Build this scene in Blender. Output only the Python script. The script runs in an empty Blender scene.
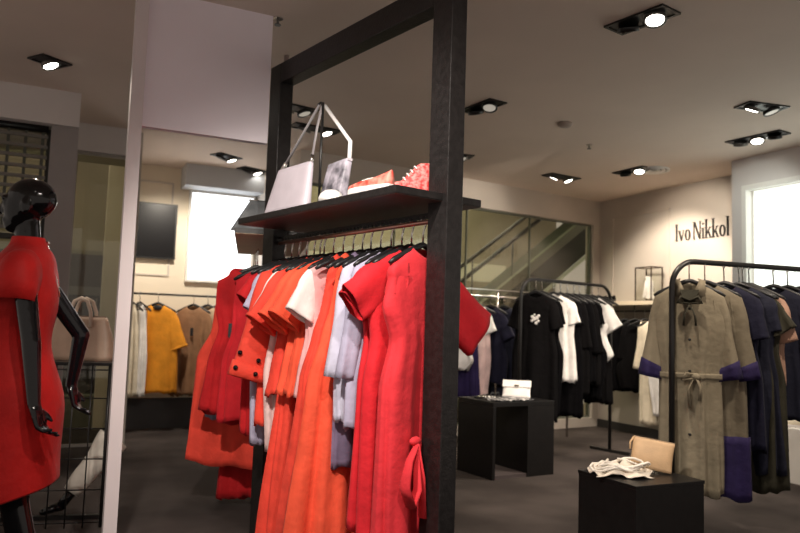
import bpy, bmesh, math, random
from math import sin, cos, pi, radians, atan2, hypot
from mathutils import Vector, Matrix
random.seed(7)
C = bpy.context.scene.collection
H = 3.05          # ceiling height

# ------------------------------------------------------------------ materials
MATS = {}
def mat(name, col, rough=.6, metal=0, noise=0, nscale=20, bump=0, bscale=80, emit=None, estr=0, sheen=0, spec=.5, coat=0, col2=None):
    if name in MATS: return MATS[name]
    m = bpy.data.materials.new(name); m.use_nodes = True
    nt = m.node_tree; b = nt.nodes['Principled BSDF']
    b.inputs['Base Color'].default_value = (*col, 1)
    b.inputs['Roughness'].default_value = rough
    b.inputs['Metallic'].default_value = metal
    b.inputs['Specular IOR Level'].default_value = spec
    if sheen: b.inputs['Sheen Weight'].default_value = sheen; b.inputs['Sheen Roughness'].default_value = .5
    if coat: b.inputs['Coat Weight'].default_value = coat; b.inputs['Coat Roughness'].default_value = .05
    if emit: b.inputs['Emission Color'].default_value = (*emit, 1); b.inputs['Emission Strength'].default_value = estr
    tc = nt.nodes.new('ShaderNodeTexCoord')
    if noise or col2:
        n = nt.nodes.new('ShaderNodeTexNoise'); n.inputs['Scale'].default_value = nscale; n.inputs['Detail'].default_value = 4
        nt.links.new(tc.outputs['Object'], n.inputs['Vector'])
        r = nt.nodes.new('ShaderNodeValToRGB')
        c2 = col2 if col2 else tuple(c*(1-noise) for c in col)
        c1 = col if col2 else tuple(min(1, c*(1+noise*.5)) for c in col)
        r.color_ramp.elements[0].position = .38; r.color_ramp.elements[1].position = .62
        r.color_ramp.elements[0].color = (*c2, 1); r.color_ramp.elements[1].color = (*c1, 1)
        nt.links.new(n.outputs['Fac'], r.inputs['Fac']); nt.links.new(r.outputs['Color'], b.inputs['Base Color'])
    if bump:
        n2 = nt.nodes.new('ShaderNodeTexNoise'); n2.inputs['Scale'].default_value = bscale; n2.inputs['Detail'].default_value = 3
        nt.links.new(tc.outputs['Object'], n2.inputs['Vector'])
        bp = nt.nodes.new('ShaderNodeBump'); bp.inputs['Strength'].default_value = bump; bp.inputs['Distance'].default_value = .012
        nt.links.new(n2.outputs['Fac'], bp.inputs['Height']); nt.links.new(bp.outputs['Normal'], b.inputs['Normal'])
    MATS[name] = m
    return m
def fab(name, col, rough=.75, noise=.14, sheen=.03, bump=.42, spec=.2):
    return mat('fabric_'+name, col, rough, 0, noise, 7, bump, 22, sheen=sheen, spec=spec)
def glass_mat(name, tint=(.9, .95, .9), refl=.06):
    m = bpy.data.materials.new(name); m.use_nodes = True; nt = m.node_tree
    for n in list(nt.nodes): nt.nodes.remove(n)
    o = nt.nodes.new('ShaderNodeOutputMaterial'); mx = nt.nodes.new('ShaderNodeMixShader')
    t = nt.nodes.new('ShaderNodeBsdfTransparent'); g = nt.nodes.new('ShaderNodeBsdfGlossy')
    t.inputs['Color'].default_value = (*tint, 1); g.inputs['Roughness'].default_value = .03
    mx.inputs['Fac'].default_value = refl
    nt.links.new(t.outputs[0], mx.inputs[1]); nt.links.new(g.outputs[0], mx.inputs[2]); nt.links.new(mx.outputs[0], o.inputs[0])
    MATS[name] = m
    return m

wall_m   = mat('plaster_cream', (.56, .50, .44), .75, 0, .05, 2, .04, 120)
wall_w   = mat('plaster_white', (.66, .62, .60), .7, 0, .04, 2, .03, 120)
header_m = mat('paint_lavender_white', (.86, .79, .86), .6, 0, .04, 1.5, .03, 100)
ceil_m   = mat('ceiling_paint', (.72, .61, .53), .8, 0, .04, 1, .03, 90)
carpet_m = mat('carpet_charcoal', (.066, .054, .050), .95, 0, .35, 1.3, .5, 260, spec=.1)
trim_m   = mat('trim_dark', (.03, .028, .028), .5)
black_l  = mat('black_lacquer', (.008, .007, .007), .38, 0, .2, 30, .03, 150, spec=.3)
post_m   = mat('black_oak', (.014, .012, .012), .36, 0, .3, 40, .12, 90, spec=.38)
shelf_m  = mat('shelf_underside_brown', (.05, .036, .030), .45, 0, .15, 8)
lit_under_m    = mat('shelf_underside_lit_tan', (.55, .40, .28), .5, 0, .08, 4)  # same underside as the brown, with the light on it put into the colour
blackm   = mat('black_metal', (.015, .014, .014), .35, .3)
plast    = mat('black_plastic', (.012, .012, .013), .4)
chrome   = mat('chrome', (.75, .73, .70), .18, 1)
copper   = mat('rose_copper', (.62, .33, .27), .3, .9)
gloss_b  = mat('mannequin_gloss_black', (.004, .004, .005), .14, 0, spec=.35, coat=.15)
lens_m   = mat('lamp_lens', (1, 1, 1), .4, emit=(1, .95, .86), estr=14)
lens_off = mat('lamp_lens_dim', (.2, .19, .17), .25, emit=(1, .9, .75), estr=.35)
ring_m   = mat('lamp_ring_grey', (.12, .11, .10), .35, .6)
white_p  = mat('white_paint', (.8, .78, .74), .5)
glass    = glass_mat('shop_glass', (.85, .84, .76), .06)
clear    = glass_mat('clear_glass', (.95, .96, .94), .05)

coral  = fab('coral', (.80, .066, .040))
orange = fab('orange_coral', (.86, .098, .046))
red    = fab('red', (.66, .020, .030))
pinkred= fab('pink_red', (.72, .036, .048))
dred   = fab('dark_red', (.48, .012, .016))
lilac  = fab('lilac', (.46, .43, .58))
lilac2 = fab('pale_lilac', (.60, .58, .72))
white  = fab('white', (.82, .79, .77))
pink   = fab('pink', (.80, .42, .42))
blush  = fab('blush', (.82, .60, .58))
bluegrey = fab('blue_grey', (.22, .25, .34))
violet = fab('violet_grey', (.20, .15, .24))
mred   = fab('mannequin_red', (.48, .012, .011), .6, sheen=.05)
mustard= fab('mustard', (.72, .28, .022))
brown  = fab('brown', (.30, .16, .085))
beige  = fab('beige', (.58, .42, .28))
cream  = fab('cream', (.72, .64, .50))
khaki  = fab('khaki', (.235, .198, .138))
khaki2 = fab('dark_khaki', (.18, .15, .105))
navyp  = fab('navy_purple', (.020, .012, .062), sheen=.05)
navy   = fab('navy', (.008, .008, .024), sheen=.05)
navy2  = fab('slate_navy', (.011, .012, .026), sheen=.05)
olive  = fab('olive', (.034, .031, .020))
tanpink= fab('tan_pink', (.42, .25, .18))
blackf = fab('black', (.0035, .0033, .004), .95, sheen=0, spec=.06)
blackf2= fab('washed_black', (.0055, .005, .0055), .95, sheen=0, spec=.06)
tagm   = mat('tag_black', (.01, .01, .012), .5)

# ------------------------------------------------------------------ mesh builder
class MB:
    def __init__(s): s.v = []; s.f = []; s.sm = []
    def add(s, vs, fs, smooth=False, M=None):
        o = len(s.v)
        s.v += [tuple(M @ Vector(p)) if M else tuple(p) for p in vs]
        for f in fs: s.f.append([i+o for i in f]); s.sm.append(smooth)
        return s
    def box(s, x0, x1, y0, y1, z0, z1, M=None):
        vs = [(x, y, z) for x in (x0, x1) for y in (y0, y1) for z in (z0, z1)]
        return s.add(vs, [(0,1,3,2),(4,6,7,5),(0,4,5,1),(2,3,7,6),(0,2,6,4),(1,5,7,3)], False, M)
    def rings(s, rings, cap0=True, cap1=True, closed=True, smooth=True, M=None):
        n = len(rings[0]); vs = [p for r in rings for p in r]; fs = []
        for i in range(len(rings)-1):
            for j in range(n if closed else n-1):
                k = (j+1) % n
                fs.append((i*n+j, i*n+k, (i+1)*n+k, (i+1)*n+j))
        if cap0: fs.append(tuple(range(n-1, -1, -1)))
        if cap1: fs.append(tuple(range((len(rings)-1)*n, len(rings)*n)))
        return s.add(vs, fs, smooth, M)
    def tube(s, pts, r, n=8, M=None, cap=True, ry=None):
        pts = [Vector(p) for p in pts]; R = []
        rad = r if isinstance(r, (list, tuple)) else [r]*len(pts)
        up = None
        for i, p in enumerate(pts):
            t = (pts[min(i+1, len(pts)-1)] - pts[max(i-1, 0)]).normalized()
            if up is None:
                up = t.cross(Vector((0,0,1)))
                if up.length < .1: up = t.cross(Vector((1,0,0)))
                up.normalize()
            up = (up - t*up.dot(t)).normalized(); w = t.cross(up)
            R.append([tuple(p + (up*cos(2*pi*j/n) + w*sin(2*pi*j/n)*(ry or 1))*rad[i]) for j in range(n)])
        return s.rings(R, cap, cap, M=M)
    def ball(s, c, r, n=14, m=9, M=None, R=None):
        r = r if isinstance(r, (list, tuple)) else (r, r, r); rr = []
        for i in range(m+1):
            a = -pi/2 + pi*i/m; q = max(cos(a), .02)
            ring = [Vector((r[0]*q*cos(2*pi*j/n), r[1]*q*sin(2*pi*j/n), r[2]*sin(a))) for j in range(n)]
            if R: ring = [R @ p for p in ring]
            rr.append([tuple(p + Vector(c)) for p in ring])
        return s.rings(rr, M=M)
    def cap(s, a, b, ra, rb, n=12):      # tapered capsule with round ends
        a = Vector(a); b = Vector(b)
        s.tube([a, a+(b-a)*.5, b], [ra, (ra+rb)/2, rb], n)
        s.ball(a, ra, n, 8); s.ball(b, rb, n, 8); return s
    def cyl(s, c, r, z0, z1, n=24, M=None):
        return s.rings([[(c[0]+r*cos(2*pi*j/n), c[1]+r*sin(2*pi*j/n), z) for j in range(n)] for z in (z0, z1)], smooth=False, M=M)
    def prism(s, pts, d, M=None):        # polygon in local x,y extruded along z by d
        n = len(pts); vs = [(x, y, 0) for x, y in pts] + [(x, y, d) for x, y in pts]
        fs = [tuple(range(n-1, -1, -1)), tuple(range(n, 2*n))] + [(i, (i+1) % n, n+(i+1) % n, n+i) for i in range(n)]
        return s.add(vs, fs, False, M)
    def build(s, name, m, parent=None, bevel=0, loc=None, rz=0, solid=0, sub=0):
        me = bpy.data.meshes.new(name); me.from_pydata(s.v, [], s.f); me.update()
        me.polygons.foreach_set('use_smooth', s.sm)
        bm = bmesh.new(); bm.from_mesh(me); bmesh.ops.recalc_face_normals(bm, faces=bm.faces); bm.to_mesh(me); bm.free()
        me.materials.append(m)
        o = bpy.data.objects.new(name, me); C.objects.link(o)
        if parent: o.parent = parent
        if loc: o.location = loc
        if rz: o.rotation_euler.z = rz
        if bevel:
            b = o.modifiers.new('bevel', 'BEVEL'); b.width = bevel; b.segments = 2; b.limit_method = 'ANGLE'
        if solid:
            b = o.modifiers.new('solid', 'SOLIDIFY'); b.thickness = solid; b.offset = 0
        if sub:
            b = o.modifiers.new('sub', 'SUBSURF'); b.levels = sub; b.render_levels = sub
        return o
def tag(o, label=None, cat=None, group=None, kind=None):
    if label: o['label'] = label
    if cat: o['category'] = cat
    if group: o['group'] = group
    if kind: o['kind'] = kind
    return o
def thing(name, label, cat, loc=(0,0,0), rz=0, group=None):
    o = bpy.data.objects.new(name, None); o.empty_display_size = .1; C.objects.link(o)
    o.location = loc; o.rotation_euler.z = rz
    return tag(o, label, cat, group)
def struct(name, mb, m, label=None, bevel=0):
    o = mb.build(name, m, bevel=bevel); o['kind'] = 'structure'
    if label: o['label'] = label
    return o
def rectframe(mb, x0, x1, z0, z1, t, y0, y1, M=None):
    mb.box(x0, x1, y0, y1, z0, z0+t, M); mb.box(x0, x1, y0, y1, z1-t, z1, M)
    mb.box(x0, x0+t, y0, y1, z0+t, z1-t, M); mb.box(x1-t, x1, y0, y1, z0+t, z1-t, M)
    return mb

# ------------------------------------------------------------------ setting
struct('floor', MB().box(-3, 8.5, -1.5, 11.5, -.05, 0), carpet_m)
struct('ceiling', MB().box(-3, 8.5, -1.5, 7.74, H, H+.05).box(.5, 2.36, 7.74, 8.9, H, H+.05), ceil_m)
# back wall runs slightly skewed: from (2.25,7.08) to (6.73,7.68)
BW0 = Vector((2.22, 7.07)); BW1 = Vector((6.78, 7.68)); bwa = atan2(BW1.y-BW0.y, BW1.x-BW0.x); bwl = (BW1-BW0).length
Mb = Matrix.Translation((BW0.x, BW0.y, 0)) @ Matrix.Rotation(bwa, 4, 'Z')
w = MB(); w.box(0, bwl, 0, .14, 2.72, H, Mb); w.box(bwl-.18, bwl, 0, .14, 0, 2.72, Mb); w.box(0, .1, 0, .14, 0, 2.72, Mb); w.box(.1, bwl-.18, 0, .14, 0, .12, Mb)
struct('wall_back', w, wall_m)
wf = MB(); rectframe(wf, .1, bwl-.18, .12, 2.72, .02, .04, .09, Mb)
for k in (.26, .5, .74): wf.box(.1+(bwl-.28)*k-.006, .1+(bwl-.28)*k+.006, .05, .08, .14, 2.70, Mb)
win = struct('window_1', wf, mat('window_frame_grey', (.16, .17, .14), .4, .5))
g = MB().box(.12, bwl-.2, .062, .068, .14, 2.70, Mb).build('window_pane', glass, win)
# right wall with moulding, and the projecting pier with the lit display window
struct('wall_right', MB().box(6.73, 6.87, 2.4, 7.8, 0, H), wall_m)
mo = MB()
for y0, y1 in ((6.42, 7.42),):
    Mr = Matrix(((0,0,-1,6.73),(-1,0,0,0),(0,1,0,0),(0,0,0,1)))
    for (a, b, c, d) in ((y0, y1, 2.78, 2.80), (y0, y0+.02, .5, 2.8), (y1-.02, y1, .5, 2.8)):
        mo.box(6.715, 6.731, a, b, c, d)
struct('trim_1', mo, wall_m)
pm = MB(); pm.box(6.2, 6.73, 4.97, 5.10, 0, H); pm.box(6.2, 6.73, 2.2, 4.97, 2.77, H); pm.box(6.2, 6.73, 2.2, 4.97, 0, .9); pm.box(6.2, 6.73, 2.0, 2.2, 0, H)
struct('wall_pier_right', pm, wall_w)
fr = MB(); rectframe(fr, 2.2, 4.97, .9, 2.77, .05, -.02, .06, Matrix(((0,1,0,6.2),(1,0,0,0),(0,0,1,0),(0,0,0,1))))
wn = struct('window_2', fr, white_p)
MB().box(6.30, 6.31, 2.25, 4.92, .95, 2.72).build('window_pane', mat('lit_white_panel', (.9, .92, .88), .5, emit=(.93, 1, .91), estr=1.25), wn)
struct('baseboard_right', MB().box(6.70, 6.73, 5.17, 7.66, 0, .1), trim_m)

# left storefront: bulkhead, pillar, glazing
bk = MB().box(-2.8, .11, 6.28, 7.28, 2.77, H); bk.box(.11, .66, 7.24, 7.38, 2.79, H)
struct('wall_bulkhead_left', bk, wall_w)
struct('wall_pillar_left', MB().box(-.09, .11, 6.32, 7.3, 0, 2.77), mat('pillar_grey', (.30, .27, .26), .6, 0, .05, 3))
f = MB(); rectframe(f, .11, .66, .06, 2.79, .025, 7.29, 7.33)
wn = struct('window_3', f, mat('window_frame_pale', (.40, .38, .35), .35, .6))
MB().box(.13, .64, 7.305, 7.311, .08, 2.77).build('window_pane', glass, wn)
f = MB(); rectframe(f, -2.8, -.09, .06, 2.77, .03, 6.50, 6.54)
wn = struct('window_4', f, mat('window_frame_dark', (.06, .06, .055), .4, .5))
MB().box(-2.77, -.12, 6.517, 6.523, .09, 2.74).build('window_pane', glass, wn)
struct('trim_2', MB().box(-2.8, -.09, 6.36, 6.44, 1.84, 1.88), mat('grille_bottom_bar', (.035, .035, .03), .5, .4))
# roller grille
rg = thing('roller_grille', 'half lowered roller grille of dark slats over left shop window', 'grille', (-1.44, 6.40, 1.9))
sl = MB(); sl2 = MB()
for i in range(11):
    z = .02 + i*.083
    sl.box(-1.3, 1.33, -.012, .012, z, z+.026)
for i in range(22):
    x = -1.28 + i*.122
    sl2.box(x, x+.022, -.008, .008, .02, .87)
sl.build('slat', mat('grille_slat', (.17, .16, .14), .45, .5), rg); sl2.build('upright', mat('grille_upright', (.07, .075, .06), .45, .5), rg)
MB().tube([(-1.32, 0, .845), (1.33, 0, .845)], .03, 12).build('roller_tube', blackm, rg)

# partition: white header panel and slim white jamb
struct('wall_header', MB().box(.375, 1.068, 4.05, 4.10, 2.285, H), header_m)
struct('trim_3', MB().box(.31, .375, 4.02, 4.11, 0, H), mat('jamb_white', (.68, .61, .62), .5, 0, .04, 3))
# made-up recess: what the mirror under the header reflects, built solid
aw = MB(); aw.box(.5, 2.36, 8.8, 8.9, 0, H)
struct('wall_reflection_back', aw, mat('reflection_cream', (.78, .69, .55), .75, 0, .04, 2))
struct('wall_reflection_left', MB().box(.665, .70, 7.3, 8.8, 0, H), wall_m)
struct('wall_reflection_right', MB().box(2.22, 2.36, 7.10, 8.8, 0, H), wall_m)
struct('trim_4', MB().box(1.30, 2.22, 8.45, 8.8, 2.80, H), mat('reflection_soffit', (.50, .52, .55), .7))
mo = MB()
rectframe(mo, .72, 1.22, 1.75, 2.86, .018, 8.785, 8.80)
struct('trim_5', mo, wall_m)
struct('baseboard_reflection', MB().box(.64, 2.22, 8.74, 8.8, 0, .34), trim_m)
f = MB(); rectframe(f, 1.40, 2.2, 1.70, 2.80, .03, 8.74, 8.80)
wn = struct('window_5', f, white_p)
MB().box(1.42, 2.18, 8.77, 8.78, 1.72, 2.78).build('window_pane', mat('lit_window_panel', (.9, .93, 1), .5, emit=(.93, .97, 1), estr=2.4), wn)

# mall beyond the glass
olive_w = mat('mall_olive', (.24, .205, .145), .7, 0, .15, 1)
struct('wall_mall_back', MB().box(-3, 8.5, 10.9, 11.0, 0, 4), olive_w)
mc = MB().box(-3, 1.5, 9.3, 10.9, 1.98, 2.04); mc.box(-3, .66, 7.4, 8.6, 2.95, 3.0); mc.box(2.4, 8.5, 7.8, 10.9, 3.9, 4)
struct('ceiling_mall', mc, mat('mall_ceiling', (.26, .235, .17), .7))
struct('wall_mall_fascia', MB().box(-3, 1.5, 9.24, 9.30, 1.50, 1.98), mat('mall_fascia', (.055, .042, .040), .6))
struct('trim_6', MB().box(-3, 1.5, 9.22, 9.25, 1.50, 1.60), mat('fascia_band_grey', (.16, .15, .14), .5))
struct('wall_mall_shopfront', MB().box(-3, 1.5, 9.26, 9.30, 0, 1.50), mat('mall_shopfront', (.035, .032, .032), .4))
struct('trim_7', MB().box(-3, 1.5, 9.0, 9.26, 0, .35), mat('mall_plinth', (.14, .135, .10), .6))

# ------------------------------------------------------------------ escalator seen through the back window
es = thing('escalator', 'escalator flank rising to the right behind the back glass wall', 'escalator', (6.0, 8.6, 0))
def slab(x0, z0, x1, z1, t, y0, y1, name, m):
    MB().add([(x0, y0, z0), (x1, y0, z1), (x1, y0, z1-t), (x0, y0, z0-t), (x0, y1, z0), (x1, y1, z1), (x1, y1, z1-t), (x0, y1, z0-t)],
             [(0,1,2,3),(4,7,6,5),(0,4,5,1),(3,2,6,7),(0,3,7,4),(1,5,6,2)]).build(name, m, es)
slab(-1.75, .72, 1.6, 3.25, .16, 0, .10, 'balustrade', mat('esc_grey', (.20, .21, .16), .4, .3))
slab(-1.75, .56, 1.6, 3.08, .40, .02, .9, 'truss', mat('esc_dark', (.020, .026, .016), .5))
slab(-1.25, .55, 1.8, 2.83, .05, -.05, 0, 'pale_band', mat('esc_pale_glow', (.42, .44, .34), .4, emit=(.55, .58, .38), estr=.22))  # pale band, no lamp: light falling on it is put in as a glow
es2 = thing('stair_handrail', 'dark upper sloping handrail left of the escalator behind glass', 'handrail', (5.2, 8.5, 0))
MB().tube([(-1.35, 0, 1.22), (.15, 0, 2.34), (1.1, 0, 3.05)], .028, 8).build('rail', blackm, es2)
es3 = thing('stair_handrail', 'dark lower sloping handrail nearest the escalator behind glass', 'handrail', (5.2, 8.7, 0))
MB().tube([(-1.6, 0, .75), (0, 0, 1.95), (1.6, 0, 3.15)], .032, 8).build('rail', blackm, es3)
for (e, pts) in ((es2, [(-1, 1.48), (0, 2.23)]), (es3, [(-1.2, 1.05), (-.2, 1.8), (.8, 2.55)])):
    for x, z in pts: MB().tube([(x, 0, z), (x, 0, 0)], .012, 6).build('post', blackm, e)
struct('trim_8', MB().box(2.4, 6.7, 9.9, 10.0, 2.02, 2.30), mat('mall_band_glow', (.40, .37, .29), .5, emit=(.55, .53, .38), estr=.2))  # mall light on this band is put in as faint emission
struct('trim_9', MB().box(2.4, 6.7, 9.85, 10.0, 0, 1.8), mat('mall_dado', (.14, .14, .105), .5))

# ------------------------------------------------------------------ ceiling lights
SPOTS = []
def downlight(x, y, ang, lamps, label, w=None, tilt=.35):
    n = len(lamps); L = w or (.19*n+.02); hw = .088
    t = thing('recessed_downlight', label, 'ceiling light', (x, y, H), radians(ang), 'recessed ceiling downlights')
    fm = MB(); fm.box(-L/2, L/2, -hw, -hw+.018, -.012, .0); fm.box(-L/2, L/2, hw-.018, hw, -.012, 0)
    fm.box(-L/2, -L/2+.018, -hw+.018, hw-.018, -.012, 0); fm.box(L/2-.018, L/2, -hw+.018, hw-.018, -.012, 0)
    fm.box(-L/2+.018, L/2-.018, -hw+.018, hw-.018, -.006, -.001)
    fm.build('frame', blackm, t)
    for i, on in enumerate(lamps):
        cx = (i-(n-1)/2)*(L-.04)/max(n, 1)
        M = Matrix.Translation((cx, 0, -.018)) @ Matrix.Rotation(tilt*(1 if i % 2 == 0 else -.7), 4, 'X') @ Matrix.Rotation(tilt*.6*(-1 if i % 2 else 1), 4, 'Y')
        rg_ = MB()
        N = 24; prof = [(.060, -.0), (.063, -.026), (.055, -.028), (.048, -.012)]
        rg_.rings([[(r*cos(2*pi*j/N), r*sin(2*pi*j/N), z) for j in range(N)] for r, z in prof], False, True, M=M)
        lp = rg_.build('lamp', ring_m if on else blackm, t)
        MB().cyl((0, 0), .049, -.023, -.014, 20, M).build('lens', lens_m if on else lens_off, lp)
    return t
downlight(-.12, 5.58, 215, [1], 'square downlight with a single lit lamp on the left ceiling', .23)
downlight(2.94, 3.02, -79, [0, 1], 'largest downlight at top right, one of its two lamps lit', .39)
downlight(3.04, 4.87, -83, [0, 0], 'unlit twin downlight right beside the tall black post', .40)
downlight(3.66, 6.44, -12, [0, 0], 'dark downlight half hidden behind the near black post', .44)
downlight(5.25, 6.65, 7, [1, 1], 'twin lit downlight near the back wall above the arched black rack', .46)
downlight(5.67, 5.95, -88, [0, 1], 'downlight with one lit lamp beside the round ceiling vent', .44)
downlight(4.89, 3.74, -11, [1, 0], 'upper of the two downlights by the right pier, one lit lamp', .37)
downlight(5.62, 4.35, -84, [1, 1, 0], 'three lamp downlight nearest the lit display window', .52)
downlight(2.09, 6.23, 4, [1, 1], 'twin downlight seen behind the hanging bag strap', .46)
downlight(1.74, 5.72, 10, [1, 0], 'downlight by the far post, just left of the bag strap', .34)
downlight(1.62, 7.84, 29, [0, 1], 'left reflected downlight of the two beneath the white header panel', .31)
downlight(2.04, 8.36, 22, [0, 1], 'right reflected downlight of the two beneath the white header panel', .33)
# vent, smoke detector, sprinklers
v = thing('ceiling_vent', 'round white ceiling vent beside a lit downlight', 'vent', (5.83, 5.80, H))
m_ = MB()
for r in (.17, .12, .07):
    N = 28; m_.rings([[(q*cos(2*pi*j/N), q*sin(2*pi*j/N), z) for j in range(N)] for q, z in ((r, 0), (r, -.02), (r-.03, -.012), (r-.03, 0))], False, False)
m_.build('grille', white_p, v)
MB().cyl((0, 0), .165, -.006, 0).build('backing', mat('vent_back', (.2, .18, .16), .6), v)
s = thing('smoke_detector', 'round beige smoke detector on the ceiling above the black rack', 'smoke detector', (3.9, 4.9, H))
MB().rings([[(r*cos(2*pi*j/20), r*sin(2*pi*j/20), z) for j in range(20)] for r, z in ((.065, 0), (.065, -.018), (.045, -.034), (.01, -.036))]).build('body', mat('detector_beige', (.34, .28, .24), .6), s)
def sprinkler(x, y, label):
    t = thing('sprinkler', label, 'sprinkler', (x, y, H), 0)
    MB().cyl((0, 0), .03, -.006, .004, 16).build('collar', chrome, t)
    mm = MB(); mm.tube([(0, 0, 0), (0, 0, -.035)], .008, 8); mm.cyl((0, 0), .02, -.045, -.04, 12); mm.build('head', ring_m, t)
sprinkler(1.10, 4.06, 'small dark sprinkler head right of the white header panel')
sprinkler(4.55, 5.35, 'small sprinkler head near the smoke detector')
t = thing('vertical_pipe', 'slim vertical service pipe with white knob near header panel', 'pipe', (1.325, 4.62, 0))
MB().tube([(0, 0, 2.82), (0, 0, H)], .018, 12).build('pipe', mat('pipe_tan', (.34, .27, .25), .5), t)
MB().ball((0, 0, 2.81), .022).build('knob', white_p, t)

# ------------------------------------------------------------------ near double fixture (black post frame with shelf and rail)
A0 = Vector((1.485, 2.66)); ax = Vector((-.217, .976)).normalized(); rzA = atan2(ax.y, ax.x)
BLEN = 1.50
def fixture(org, rz, label, x0, x1, off, under):
    # local x runs along the rail from first to second post, local y across the shelf
    t = thing('clothing_stand', label, 'clothes stand', (org[0], org[1], 0), rz)
    for x in (0, BLEN): MB().box(x-.062, x+.062, -.044, .044, 0, 2.78).build('post', post_m, t, .003)
    MB().box(.062, BLEN-.062, -.044, .044, 2.66, 2.78).build('beam', post_m, t, .003)
    sh = MB(); sh.box(x0, x1, off-.24, off+.24, 1.783, 1.815).build('shelf', post_m, t, .002)
    MB().box(x0+.004, x1-.004, off-.236, off+.236, 1.780, 1.783).build('underside_panel', under, sh_of(t))
    MB().tube([(.06, 0, 1.71), (BLEN-.06, 0, 1.71)], .011, 12).build('rail', copper, t)
    n = MB()
    k = 0
    while .07 + k*.03 < BLEN-.08:
        x = .07 + k*.03; n.box(x, x+.016, -.007, .007, 1.722, 1.738); k += 1
    n.box(.062, BLEN-.062, -.006, .006, 1.736, 1.748)
    n.build('notched_strip', blackm, t)
    return t
def sh_of(t):
    return [o for o in bpy.data.objects if o.parent == t and o.name.startswith('shelf')][0]
fixture(A0, rzA, 'tall black post frame with shelf and copper rail of red clothes in front', -.03, 1.38, .055, shelf_m)
# second frame is added: the first one's mirror image, built solid
B0 = Vector((1.236, 4.42)); bx = Vector((.241, .9705)).normalized(); rzB = atan2(bx.y, bx.x)
fixture(B0, rzB, 'reflected copy of the black frame, shelf underside painted lit tan, behind the far post', -.16, 1.22, 0, lit_under_m)

# ------------------------------------------------------------------ garments
def lerp_rows(keys, n):
    zs = [k[0] for k in keys]; out = []
    for i in range(n+1):
        z = zs[0] + (zs[-1]-zs[0])*(i/n)**1.25
        j = 0
        while j < len(keys)-2 and z < keys[j+1][0]: j += 1
        a, b = keys[j], keys[j+1]; u = (z-a[0])/(b[0]-a[0]) if b[0] != a[0] else 0
        u = max(0, min(1, u)); u = u*u*(3-2*u)*.6 + u*.4
        out.append((z,) + tuple(a[k]+(b[k]-a[k])*u for k in range(1, len(a))))
    return out
HM = {}
def hanger_mesh():
    if HM: return HM
    a = MB()
    a.tube([(-.205, 0, -.195), (-.18, 0, -.178), (-.09, 0, -.135), (-.02, 0, -.105), (0, 0, -.10), (.02, 0, -.105), (.09, 0, -.135), (.18, 0, -.178), (.205, 0, -.195)], [.008, .012, .014, .014, .013, .014, .014, .012, .008], 8)
    a.tube([(-.17, 0, -.18), (0, 0, -.178), (.17, 0, -.18)], .006, 6)
    h = MB(); pts = [(0, 0, -.095), (0, 0, -.05)] + [(0, .017*cos(q)*-1+.0, .0+.017*sin(q)) for q in [(-60+i*30)*pi/180 for i in range(9)]]
    pts = [(0, 0, -.10), (0, 0, -.045), (0, -.010, -.018)] + [(0, -.017*cos(q), .017*sin(q)) for q in [radians(v) for v in range(-30, 200, 28)]]
    h.tube(pts, .0045, 6)
    HM['a'] = a; HM['h'] = h
    return HM
HO = {}
def hanger(loc, rz, label, group):
    if 'arms' not in HO:
        hm = hanger_mesh()
        t = thing('clothes_hanger', label, 'hanger', loc, rz, group)
        a = hm['a'].build('arms', plast, t); h = hm['h'].build('hook', chrome, t)
        HO['root'] = t; HO['arms'] = a; HO['hook'] = h
        return t
    t = HO['root'].copy(); C.objects.link(t); t.location = loc; t.rotation_euler.z = rz
    tag(t, label, 'hanger', group)
    for k in ('arms', 'hook'):
        c = HO[k].copy(); C.objects.link(c); c.parent = t
    return t

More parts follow.
